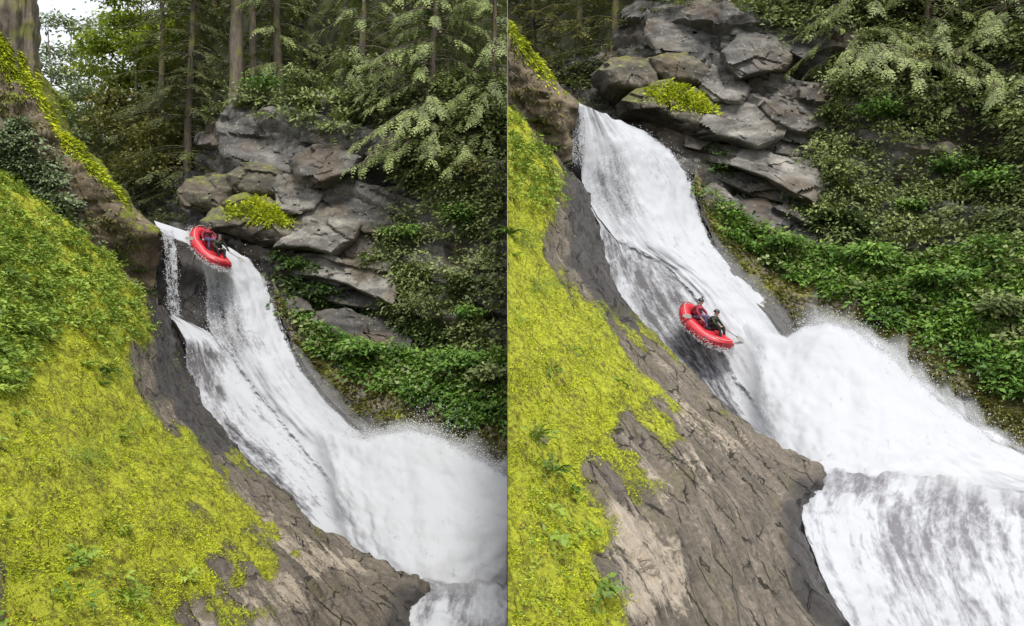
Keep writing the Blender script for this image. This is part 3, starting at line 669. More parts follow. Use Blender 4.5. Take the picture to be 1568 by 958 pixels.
def make_water(h):
    out = {}
    Lh = h == 'L'
    def dark_in(poly, u, v, soft=26): return sstep(sdist(u, v, poly) + 9 * fbm(np.stack([u, v, 0 * u], -1), 30, 3, 5), -soft, soft)
    # -- smooth wet slab under the fall
    if Lh:
        sl = [(240, 346), (238, 400), (242, 470), (255, 480), (275, 530), (280, 600), (330, 668), (420, 765), (530, 860), (640, 905)]
        sr = [(420, 392), (440, 420), (470, 470), (500, 540), (540, 600), (580, 650), (640, 700), (720, 760), (790, 820), (860, 905)]
        dp = [(240, 330, 49.8), (420, 392, 53), (330, 370, 51.5), (245, 470, 48.6), (330, 470, 49.2), (330, 420, 50), (470, 470, 49), (280, 600, 44.6), (420, 560, 46), (420, 765, 39.5), (580, 650, 42), (640, 905, 33.2), (860, 905, 35)]
    else:
        sl = [(880, 162), (878, 220), (872, 285), (888, 300), (915, 350), (922, 420), (955, 490), (1050, 600), (1150, 675), (1258, 735)]
        sr = [(1080, 240), (1100, 260), (1120, 310), (1150, 380), (1190, 440), (1235, 490), (1290, 560), (1370, 620), (1430, 680), (1500, 740)]
        dp = [(880, 140, 49.8), (1080, 240, 53), (985, 195, 51.5), (875, 285, 48.4), (960, 290, 49.2), (1120, 310, 49), (922, 420, 44.6), (1060, 400, 46), (1050, 600, 39.5), (1235, 490, 42), (1258, 735, 33.2), (1500, 740, 35)]
    dp = [(a_, b_, c_ + (0.9 if c_ < 47 else 0)) for a_, b_, c_ in dp]
    L_, R_ = poly_at(sl, 130), poly_at(sr, 130); s = np.linspace(0, 1, 80)[None, :, None]
    uv = L_[:, None] * (1 - s) + R_[:, None] * s
    S = Sheet(h, uv, W(h, uv[..., 0], uv[..., 1], tps(dp, 3e-4)(uv[..., 0], uv[..., 1]), screen=True))
    S.displace(0.25 * ridged(S.co, 1.8, 3, 91) + 0.1 * fbm(S.co, 0.5, 3, 92))
    d = unit(S.co[-1, 40] - S.co[0, 40])
    S.at = {'ani2': S.co, 'moss': 0 * S.u, 'wet': 1 + 0 * S.u, 'pale': 0 * S.u, 'ani': S.co - 0.85 * (S.co @ d)[..., None] * d}
    tag(S.build('wet_slab', MT['bank']), f'dark wet rock showing through and beside the waterfall, {WORDS[h]}', 'rock slab', None, 'structure')

    # distances shared by the curtain and the apron, so that one runs into the other
    LOW = [(246, 474, 46.6), (286, 560, 43.9), (430, 610, 43.3), (318, 652, 42.2), (398, 732, 38.9), (530, 745, 39.2), (482, 816, 36.2), (600, 815, 36.4), (625, 888, 31.9), (720, 890, 33.4)] if Lh else \
          [(874, 287, 46.6), (922, 400, 43.7), (1070, 430, 42.9), (958, 484, 42.0), (1056, 604, 38.6), (1145, 560, 39.6), (1150, 674, 35.6), (1230, 660, 36.4), (1258, 720, 31.9), (1340, 722, 33.4)]
    # -- crest of the stream and the falling curtain
    if Lh:
        dep = [(240, 340, 47.8), (300, 366, 47.4), (352, 384, 47.6), (330, 480, 46.4), (428, 490, 46.8), (380, 600, 43.0), (500, 610, 43.6), (480, 730, 39), (600, 690, 40.2), (640, 880, 33), (800, 850, 35.4)]
        o, S0 = water_sheet(h, 'stream_crest', [(236, 338), (262, 346), (300, 358), (352, 378), (372, 392)], [(243, 352), (262, 362), (292, 374), (322, 396), (352, 412)],
                            [(236, 338, 48.3), (243, 352, 47.2), (300, 358, 48.6), (292, 374, 47.4), (372, 392, 47.8), (352, 412, 47.0)], lambda u, v, s, t: 1.2 - 0.25 * s, 70, 16, rimf=lambda u, v, s, t: 1.4 - 0.9 * sstep(s, .7, 1), disp=0.07, seed=3)
        tag(o, 'thin white stream running over the lip to the raft, left-hand view', 'water', None, 'structure')
        o, S1 = water_sheet(h, 'side_trickle', [(246, 350), (252, 375), (254, 410), (256, 440), (254, 482)], [(266, 354), (270, 380), (272, 410), (272, 440), (276, 490)],
                            [(246, 350, 46.9), (266, 354, 47.2), (254, 410, 46.6), (272, 410, 46.8), (254, 482, 46.2), (276, 490, 46.4)], lambda u, v, s, t: 0.95 - 0.3 * t, 120, 22, rimf=lambda u, v, s, t: 0.55 - 0.20 * np.abs(s - .5) - 0.16 * t, disp=0.1, seed=4)
        tag(o, 'thin broken trickle dropping from the lip left of the raft', 'water', None, 'structure')
        left = [(300, 372), (308, 394), (313, 424), (314, 455), (315, 485), (318, 508), (342, 545), (382, 604), (432, 664), (490, 740), (560, 810), (640, 884)]
        right = [(352, 382), (382, 396), (404, 424), (418, 455), (430, 492), (444, 530), (464, 568), (502, 612), (545, 655), (602, 690), (700, 756), (810, 850)]
        thin = [(306, 430), (340, 420), (370, 470), (390, 530), (360, 540), (318, 512)]
        def foam(u, v, s, t): return 0.96 - 0.45 * dark_in(thin, u, v, 18) - 0.12 * sstep(s, .75, 1) * sstep(t, .35, .6)
        def rim(u, v, s, t): return 1.5 - 1.05 * sstep(-s, -0.06, 0) * sstep(-v, -560, -500) - 1.6 * sstep(-s, -0.30, 0) * sstep(v, 500, 560) - 1.2 * sstep(s, .86, 1) - 0.72 * dark_in(thin, u, v, 22)
    else:
        dep = [(884, 158, 47.8), (950, 188, 47.6), (892, 230, 47.0), (1040, 245, 47.4), (905, 300, 46.4), (1075, 335, 46.6), (960, 400, 43.6), (1130, 418, 43.9), (1060, 540, 40), (1215, 515, 41), (1255, 712, 33), (1450, 690, 35.4)]
        o, S1 = water_sheet(h, 'side_trickle', [(880, 160), (878, 190), (877, 220), (876, 250)], [(894, 164), (896, 195), (896, 222), (894, 255)],
                            [(880, 160, 46.9), (894, 164, 47.0), (877, 220, 46.5), (896, 222, 46.6), (876, 250, 46.2), (894, 255, 46.3)], lambda u, v, s, t: 0.6 - 0.35 * t, 70, 14, rimf=lambda u, v, s, t: 0.62 - 0.25 * t, disp=0.05, seed=4)
        tag(o, 'thin grey film of water on the left rim of the curtain, right-hand view', 'water', None, 'structure')
        left = [(886, 157), (889, 190), (892, 230), (890, 268), (893, 290), (915, 330), (955, 378), (1012, 408), (1052, 450), (1078, 510), (1112, 585), (1170, 660), (1262, 716)]
        right = [(952, 186), (990, 203), (1030, 228), (1056, 266), (1068, 305), (1080, 340), (1096, 376), (1130, 416), (1172, 456), (1225, 510), (1320, 600), (1470, 690)]
        thin = [(915, 250), (940, 225), (965, 260), (975, 320), (965, 345), (925, 325), (912, 290)]
        def foam(u, v, s, t): return 0.96 - 0.40 * dark_in(thin, u, v, 16) - 0.12 * sstep(s, .75, 1) * sstep(t, .35, .6)
        def rim(u, v, s, t): return 1.5 - 0.9 * sstep(-s, -0.05, 0) * sstep(-v, -300, -280) - 1.5 * sstep(-s, -0.26, 0) * sstep(v, 330, 390) - 1.2 * sstep(s, .86, 1) - 0.42 * dark_in(thin, u, v, 20)
    dep2 = [(a_, b_, c_) for a_, b_, c_ in dep if c_ > 43.5] + LOW + [q for q in dep if q[2] < 43.5 and q[0] > (480 if Lh else 1100) and q[2] > 33.4]
    o, S2 = water_sheet(h, 'waterfall', left, right, [(a_, b_, c_ - .12) for a_, b_, c_ in dep2], foam, 180, 100, bulge=0.7, rimf=rim, disp=0.17, seed=1, bp=2.0)
    tag(o, {'L': 'white curtain of falling water under the raft in the left-hand view', 'R': 'broad white curtain of falling water above the raft in the right-hand view'}[h], 'waterfall', None, 'structure')

    # -- apron: water sheeting over the slab on the near side
    if Lh:
        left = [(246, 474), (268, 492), (284, 520), (286, 560), (287, 600), (318, 652), (356, 690), (398, 732), (440, 778), (482, 816), (540, 852), (625, 888)]
        right = [(300, 498), (345, 520), (390, 560), (430, 610), (450, 640), (480, 680), (505, 712), (530, 745), (560, 780), (600, 815), (650, 850), (720, 890)]
        dep = [(246, 474, 46.6), (300, 498, 46.6), (286, 560, 43.7), (430, 610, 43.0), (318, 652, 42.2), (398, 732, 38.9), (530, 745, 39.4), (482, 816, 36.2), (600, 815, 36.4), (625, 888, 31.9), (720, 890, 33.4)]
        dk = [[(286, 530), (330, 545), (340, 600), (325, 640), (296, 600)], [(310, 618), (350, 640), (420, 700), (440, 745), (470, 800), (420, 768), (360, 690)], [(286, 520), (310, 530), (308, 580), (286, 580)]]
        def foam(u, v, s, t):
            f = 0.98 + 0 * u
            for q in dk: f = f - 0.75 * dark_in(q, u, v, 22)
            return f + 0.3 * sstep(-s, -.07, -.01) * sstep(t, .42, .5) + 0.3 * sstep(s, .7, 1) + 0.35 * sstep(-t, -.12, 0)
        rimn = lambda u, v, s, t: 1.5 - 1.0 * sstep(s, .95, 1) - 0.75 * sstep(-s, -.05, 0) * sstep(-t, -.4, -.1)
    else:
        left = [(874, 287), (900, 310), (918, 342), (922, 400), (934, 440), (958, 484), (1008, 546), (1056, 604), (1088, 638), (1150, 674), (1200, 698), (1258, 720)]
        right = [(960, 320), (1010, 350), (1060, 390), (1100, 430), (1120, 465), (1140, 510), (1160, 560), (1170, 600), (1190, 630), (1230, 660), (1280, 690), (1340, 722)]
        dep = [(874, 287, 46.6), (960, 320, 46.2), (922, 400, 43.7), (1070, 430, 42.7), (958, 484, 42.0), (1056, 604, 38.6), (1145, 560, 39.4), (1150, 674, 35.6), (1230, 660, 36.2), (1258, 720, 31.9), (1340, 722, 33.4)]
        dk = [[(918, 345), (950, 350), (956, 395), (940, 425), (922, 410)], [(926, 418), (980, 388), (1050, 425), (1075, 500), (1105, 575), (1140, 645), (1105, 634), (1045, 572), (985, 502)], [(1075, 575), (1100, 590), (1150, 655), (1120, 650)]]
        def foam(u, v, s, t):
            f = 1.0 + 0 * u
            for q, a_ in zip(dk, (0.6, 0.72, 0.6)): f = f - a_ * dark_in(q, u, v, 20)
            return f + 0.42 * sstep(-s, -.10, -.02) * sstep(t, .36, .42) * sstep(-t, -.72, -.5) + 0.25 * sstep(s, .75, 1) + 0.35 * sstep(-t, -.1, 0)
        rimn = lambda u, v, s, t: 1.5 - 1.0 * sstep(s, .95, 1) - 0.75 * sstep(-s, -.05, 0) * sstep(-t, -.35, -.1)
    o, S3 = water_sheet(h, 'water_apron', left, right, dep2, foam, 180, 72, rimf=rimn, disp=0.10, seed=2, mat='apron')
    tag(o, f'thin streaked water sliding over dark slab beside the mossy bank, {WORDS[h]}', 'water', None, 'structure')

    # -- burst of white water at the foot
    if Lh:
        top = [(470, 640), (520, 664), (556, 670), (590, 660), (625, 655), (662, 661), (700, 680), (745, 706), (790, 736), (850, 780)]
        bot = [(520, 845), (560, 858), (600, 874), (630, 886), (660, 896), (690, 902), (720, 904), (760, 904), (800, 904), (860, 904)]
        dep = [(470, 640, 41.6), (556, 674, 39.0), (625, 663, 38.4), (700, 690, 36.8), (850, 790, 33.4), (560, 760, 36.4), (650, 770, 35.2), (760, 800, 34.0), (520, 845, 35.0), (630, 884, 31.9), (720, 893, 32.0), (860, 893, 33.5)]
    else:
        top = [(1120, 480), (1160, 500), (1205, 515), (1235, 496), (1270, 490), (1310, 504), (1350, 534), (1405, 579), (1460, 630), (1510, 667), (1600, 708), (1680, 738)]
        bot = [(1150, 676), (1185, 690), (1225, 705), (1258, 716), (1300, 726), (1350, 734), (1400, 742), (1450, 748), (1500, 754), (1540, 758), (1600, 766), (1680, 776)]
        dep = [(1120, 480, 41.6), (1205, 517, 39.0), (1270, 498, 38.4), (1350, 545, 36.8), (1460, 640, 34.2), (1600, 712, 32.2), (1190, 600, 36.6), (1300, 610, 35.2), (1400, 660, 33.6), (1150, 676, 35.2), (1258, 713, 31.9), (1400, 724, 31.8), (1540, 738, 32.0), (1680, 756, 32.4)]
    # rows run from the top rim to the foot: left=top, right=bottom, so 's' goes downward
    def foam(u, v, s, t): return 1.08 - 0.10 * s
    def rimb(u, v, s, t): return 2.8 * sstep(s, 0.0, .05) * sstep(t, 0, .16) * (1 - sstep(s, .90, 1) * sstep(t, .30, .42))
    o, S4 = water_sheet(h, 'splash', top, bot, dep, foam, 150, 100, bulge=0.5, rimf=rimb, disp=0.14, seed=5, mat='burst', iso=True)
    tag(o, f'billowing white burst of water at the foot of the falls, {WORDS[h]}', 'splash', None, 'structure')

    # -- looser veils of spray above and in front of the burst
    rise = [10, 20, 32]
    for iv, up_ in enumerate(rise):
        tq = poly_at(top, 70); jit = fbm(np.c_[tq * 1.0, np.full(70, 3.1 * iv)], 26, 3, 61 + iv) * 1.9 + 0.75; tp = [(a_ + up_ * .35 * j_, b_ - up_ * j_) for (a_, b_), j_ in zip(tq, jit)]; bt = [(a_ * .80 + c_ * .20, b_ * .80 + d_ * .20) for (a_, b_), (c_, d_) in zip(top, bot)]
        dv = [(a_, b_, y_ + 0.25 + 0.2 * iv) for a_, b_, y_ in dep]
        kx = (0.9, 0.6, 0.4)[iv]
        o, Sv = water_sheet(h, 'spray_veil', tp, bt, dv, lambda u, v, s, t: 1.25 + 0 * u, 80, 36, rimf=lambda u, v, s, t, k=kx: k * (np.sin(np.pi * np.clip(s, 0, 1)) ** 1.3) * sstep(t, .10, .32) * np.clip(0.9 + 1.2 * fbm(np.stack([u, v, 0 * u + 31 * k], -1), 38, 3, 7), 0, 1.4), disp=0.3, seed=8 + iv, mat='veil')
        tag(o, f'drifting spray, {("nearest the water", "middle", "loosest")[iv]} veil above the burst, {WORDS[h]}', 'spray', None, 'stuff')
    # -- the lower river
    if Lh:
        left = [(630, 882), (632, 900), (614, 928), (600, 955), (604, 990)]; right = [(880, 889), (890, 920), (900, 950), (910, 980), (920, 1010)]
        dep = [(630, 882, 32.0), (880, 889, 33.4), (614, 928, 29.4), (890, 920, 31), (600, 955, 28.6), (900, 960, 29.6), (604, 990, 27.6), (920, 1010, 28.4)]
        def foam(u, v, s, t):
            px = np.stack([u, v, 0 * u], -1); n_ = fbm(px, 26, 4, 15)
            return 0.85 - 0.75 * sstep(-(v - 890), -14, -4) * sstep(u, 650, 680) + 0.9 * n_ - 0.65 * sstep(-np.hypot((u - 690) / 60, (v - 905) / 24), -1.0, -.4) - 0.1
        nr = 120
    else:
        left = [(1256, 706), (1240, 742), (1226, 768), (1228, 800), (1236, 830), (1262, 890), (1300, 958), (1340, 1030)]; right = [(1690, 752), (1700, 790), (1705, 820), (1710, 850), (1720, 890), (1730, 930), (1740, 980), (1750, 1030)]
        dep = [(1256, 706, 32.2), (1690, 752, 32.6), (1226, 768, 29.6), (1450, 760, 30.6), (1700, 800, 30.4), (1236, 830, 27.6), (1450, 850, 27.8), (1262, 890, 26.4), (1500, 950, 26), (1340, 1030, 24.6), (1750, 1030, 25)]
        spots = [(1300, 742, 50, 17, 1.0), (1340, 730, 80, 9, .9), (1440, 760, 60, 18, .55), (1360, 840, 35, 22, .5), (1400, 880, 24, 40, .45), (1500, 800, 60, 25, .25), (1250, 790, 20, 20, .35)]
        def foam(u, v, s, t):
            px = np.stack([u - 0.35 * v, v * 0.42, 0 * u], -1); f = 0.80 + 0.75 * fbm(px, 42, 4, 15) + 0.55 * fbm(px, 13, 3, 19)
            for a_, b_, c_, d_, k_ in spots: f = f - k_ * np.exp(-((u - a_) / c_) ** 2 - ((v - b_) / d_) ** 2)
            return f
        nr = 150
    def rimp(u, v, s, t): return 1.5 - 0.95 * sstep(-s, -.03, 0)
    o, S5 = water_sheet(h, 'river', left, right, dep, foam, nr, 140, rimf=rimp, disp=0.22, mat='pool', seed=6)
    tag(o, {'L': 'foaming river below the burst at the bottom of the left-hand view', 'R': 'wide foaming second drop of the river, lower right'}[h], 'river', None, 'structure')

    # -- flying drops along the torn rims
    rng = np.random.default_rng(100 + (h == 'R')); pts = []; siz = []
    def fling(S, n, weight, spread, up, away, lo=.006, hi=.026):
        P, N, u, v = S.sample(n, weight, rng); n = len(P); k = rng.exponential(1.0, n)[:, None]
        P = P + N * (away * k * rng.random((n, 1))) + np.array([0, 0, 1.0]) * (up * k) + rng.normal(size=(n, 3)) * spread
        pts.append(P); siz.append(lo + (hi - lo) * rng.random(n) ** 3)
    fling(S4, 4500, sstep(-S4.ss, -.035, 0) * sstep(S4.tt, .12, .2), 0.14, 0.16, 0.1)
    fling(S4, 1500, sstep(-S4.ss, -.05, 0) * sstep(S4.tt, .3, .5), 0.3, 0.45, 0.3)
    fling(S2, 1800, sstep(S2.ss, .93, 1) + 0.3 * sstep(-S2.ss, -.06, 0), 0.16, 0.05, 0.25)
    fling(S2, 2200, dark_in(thin, S2.u, S2.v, 14), 0.22, 0.0, 0.35)
    fling(S3, 700, sstep(-S3.ss, -.10, 0), 0.10, 0.05, 0.15)
    fling(S1, 1500, 1 + 0 * S1.ss, 0.12, 0.0, 0.1)
    P = np.concatenate(pts); r = np.concatenate(siz)
    ok = (P[:, 0] < -0.05) if Lh else (P[:, 0] > 0.05); P, r = P[ok], r[ok]
    tet = np.array([[1, 1, 1], [1, -1, -1], [-1, 1, -1], [-1, -1, 1]]) * 0.8
    str_ = np.array([1, 1, 1.35])
    v = P[:, None] + tet[None] * r[:, None, None] * str_
    f = (np.arange(len(P)) * 4)[:, None, None] + np.array([[0, 1, 2], [0, 3, 1], [0, 2, 3], [1, 3, 2]])[None]
    o = put('water_drops', new_mesh('water_drops', v.reshape(-1, 3), tris=f.reshape(-1, 3), mat=MT['drop']))
    tag(o, f'flying drops of spray along the rims of the falls, {WORDS[h]}', 'spray', None, 'stuff')
    # -- hanging mist, thickest along the burst's rim
    def mist(line, rad, seed, mat, name, label):
        P = poly_at(line, 60); q = W(h, P[:, 0], P[:, 1], P[:, 2], screen=True); n, k = 60, 20
        T = unit(np.gradient(q, axis=0)); A = unit(np.cross(T, np.array([0, -1.0, 0.2]))); B = np.cross(T, A); an = np.arange(k) / k * 2 * math.pi
        ring = A[:, None] * np.cos(an)[None, :, None] + B[:, None] * np.sin(an)[None, :, None]
        e_ = np.sin(np.linspace(0, 1, n) * math.pi) ** 0.5; v = q[:, None] + ring * (rad * e_[:, None] + 0.02)[..., None]
        v = v + ring * (0.55 * rad * fbm(v, rad * 1.3, 3, seed) * e_[:, None])[..., None]
        v, _ = cut(h, v, False); i = np.arange(n * k).reshape(n, k)
        f = np.stack([i[:-1], np.roll(i[:-1], -1, 1), np.roll(i[1:], -1, 1), i[1:]], -1).reshape(-1, 4); vv = np.r_[v.reshape(-1, 3), v[0].mean(0)[None], v[-1].mean(0)[None]]
        tr = [[i[0, (j + 1) % k], i[0, j], n * k] for j in range(k)] + [[i[-1, j], i[-1, (j + 1) % k], n * k + 1] for j in range(k)]
        o = put(name, new_mesh(name, vv, quads=f, tris=np.array(tr), mat=MT[mat])); tag(o, label, 'mist', None, 'stuff')
    if Lh:
        mist([(520, 676, 39.2), (560, 690, 38.2), (625, 682, 37.6), (700, 708, 36.0), (745, 736, 34.8), (776, 760, 34)], 0.7, 3, 'mist', 'rim_mist', 'soft white mist along the rim of the burst, left-hand view')
        mist([(440, 520, 44.6), (480, 590, 42.4), (540, 650, 40.4), (580, 690, 38.8)], 0.6, 4, 'mist', 'fall_mist', 'mist along the right edge of the falling water, left-hand view')
        mist([(660, 905, 31.0), (720, 905, 31.2), (770, 905, 31.4)], 0.7, 5, 'mist_thin', 'foot_mist', 'thin mist over the river at the bottom of the left-hand view')
    else:
        mist([(1180, 520, 39.2), (1235, 522, 38.2), (1270, 518, 37.6), (1350, 565, 36.2), (1405, 610, 34.8), (1460, 658, 33.6), (1530, 696, 32.4), (1610, 725, 31.6)], 0.7, 3, 'mist', 'rim_mist', 'soft white mist along the rim of the burst, right-hand view')
        mist([(1085, 360, 44.4), (1125, 420, 42.6), (1180, 470, 40.6), (1215, 520, 39.0)], 0.6, 4, 'mist', 'fall_mist', 'mist along the right edge of the falling water, right-hand view')
        mist([(1330, 728, 31.2), (1450, 738, 31.0), (1560, 752, 31.0), (1650, 765, 31)], 0.9, 5, 'mist_thin', 'foot_mist', 'thin mist over the second drop in the right-hand view')
    return {'fall': S2, 'apron': S3, 'splash': S4, 'river': S5}

def big_ground():
    n = 60; x = np.linspace(-1500, 1500, n); y = np.linspace(-600, 2400, n); X, Yy = np.meshgrid(x, y)
    Z = -30 + 0.0 * X + 4 * fbm(np.stack([X, Yy, 0 * X], -1), 300, 3, 3)
    o = put('ground', new_mesh('ground', np.stack([X, Yy, Z], -1), quads=grid_faces(n, n), mat=MT['soil']))
    tag(o, 'dark forest ground far below and beyond the gorge', 'ground', None, 'structure')
big_ground()
G = {}
for h in 'LR':
    g = G[h] = {}
    g['hill'] = make_hill(h); g['cliff'] = make_cliff(h); g['ridge'] = make_ridge(h); g['bank'] = make_bank(h); g['far'] = make_far_bank(h)
    for i, (nm, ol, Y, bu, th, mt, mo) in enumerate(BLOCKS):
        rock_block(h, nm, ol, Y, bu, th, mt, mo, g['cliff'].o, 200 + i * 7)
    g['water'] = make_water(h)

def rock_step():
    """the rock face under the right-hand bank where it breaks off along x = 0"""
    pts = []
    for S in (G['R']['bank'], G['R']['ridge']):
        for A in (S.co, np.swapaxes(S.co, 0, 1)):
            x = A[..., 0]; i, j = np.nonzero((x[:, :-1] <= 0.02) & (x[:, 1:] > 0.02)); t = (0.02 - x[i, j]) / (x[i, j + 1] - x[i, j])
            pts.append(A[i, j] * (1 - t)[:, None] + A[i, j + 1] * t[:, None])
    P = np.concatenate(pts); yy = np.linspace(P[:, 1].min(), P[:, 1].max(), 160); k = np.digitize(P[:, 1], yy)
    top = np.array([P[k == b, 2].max() if (k == b).any() else np.nan for b in range(160)]); ok = ~np.isnan(top); top = np.interp(yy, yy[ok], top[ok]) - 0.12
    f = np.linspace(0, 1, 60)[:, None]; Z = top[None] * (1 - f) + -31.0 * f; Yy = yy[None] * np.ones((60, 1))
    co = np.stack([0.03 + 0.25 * np.clip(f * 8, 0, 1) * (0.6 + fbm(np.stack([0 * Z, Yy, Z], -1), 1.5, 3, 77)), Yy, Z], -1)
    o = put('rock_step', new_mesh('rock_step', co, quads=grid_faces(60, 160), mat=MT['ridge'], attrs={'moss': np.zeros(co[..., 0].size)}))
    tag(o, 'upright rock face along the left side of the right-hand bank', 'rock face', None, 'structure')
rock_step()

# ------------------------------------------------------------------ ground cover (nobody could count it)
UP = np.array([0, 0, 1.0])
def moss_blades(h, S, n, weight, Lm, name, label, mat='moss_leaf', hang=0.35, seed=0, width=0.35):
    rng = np.random.default_rng(300 + seed + (h == 'R')); P, N, u, v = S.sample(n, weight, rng); n = len(P)
    dpt = P[:, 1]; ln = Lm * (0.55 + 0.9 * rng.random(n)) * (0.55 + dpt / 40.0)
    down = unit(-UP - (N @ -UP)[:, None] * N)
    D = unit(N * (0.35 + 0.5 * rng.random(n))[:, None] + down * hang + 0.75 * rvec(n, rng))
    lv = Leaves(); cl = 0.5 + 0.5 * fbm(P, 1.3, 3, 17 + seed)
    lv.add(P - N * ln[:, None] * .2, D, unit(N + 0.6 * rvec(n, rng)), ln, ln * width, np.clip(0.6 * cl + 0.5 * rng.random(n) - .05, 0, 1))
    o = put(name, lv.mesh(name, MT[mat], h)); tag(o, label, 'ground cover', None, 'stuff'); return o

def leaf_clumps(h, S, n, weight, rad, per, Ll, name, label, mat, seed=0, wd=0.5, flat=0.6, fern=0.0, out=0.5, cat='ground cover'):
    """little plants: each a dome of leaves facing the light"""
    rng = np.random.default_rng(500 + seed + (h == 'R')); C, N, u, v = S.sample(n, weight, rng); n = len(C)
    rr = rad * (0.5 + 0.9 * rng.random(n)); tone = np.clip(0.5 + 0.42 * fbm(C, 1.6, 2, 23 + seed) * 1.6 + 0.22 * rng.normal(size=n), 0, 1)
    A = unit(N * 0.55 + UP * 0.6)
    k = np.repeat(np.arange(n), per); m = len(k)
    d = rvec(m, rng); d = unit(d + A[k] * 0.75); P = C[k] + d * (rr[k] * (0.45 + 0.55 * rng.random(m)))[:, None] * np.array([1, 1, flat]) + N[k] * (rr[k] * (out - .3))[:, None]
    D = unit(d * np.array([1, 1, 0.25]) + 0.5 * rvec(m, rng) - UP * 0.15); Nn = unit(A[k] + 0.55 * rvec(m, rng))
    ln = Ll * (0.6 + 0.8 * rng.random(m)); lv = Leaves()
    top = (d * A[k]).sum(1)
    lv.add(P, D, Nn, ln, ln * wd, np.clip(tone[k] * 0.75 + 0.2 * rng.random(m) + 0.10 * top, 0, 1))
    if fern:
        q = rng.choice(n, int(n * fern), replace=False); kk = np.repeat(q, 6)
        d2 = unit(rvec(len(kk), rng) * np.array([1, 1, .3]) + A[kk] * .5)
        lv.frond(C[kk], d2, A[kk], rr[kk] * 1.7, 6, rng, 0.3, 0.34, 0.45, rnd=tone[kk])
    o = put(name, lv.mesh(name, MT[mat], h)); tag(o, label, cat, None, 'stuff'); return o

def pxn(S, sc, seed): return fbm(np.stack([S.u, S.v, 0 * S.u], -1), sc, 3, seed)

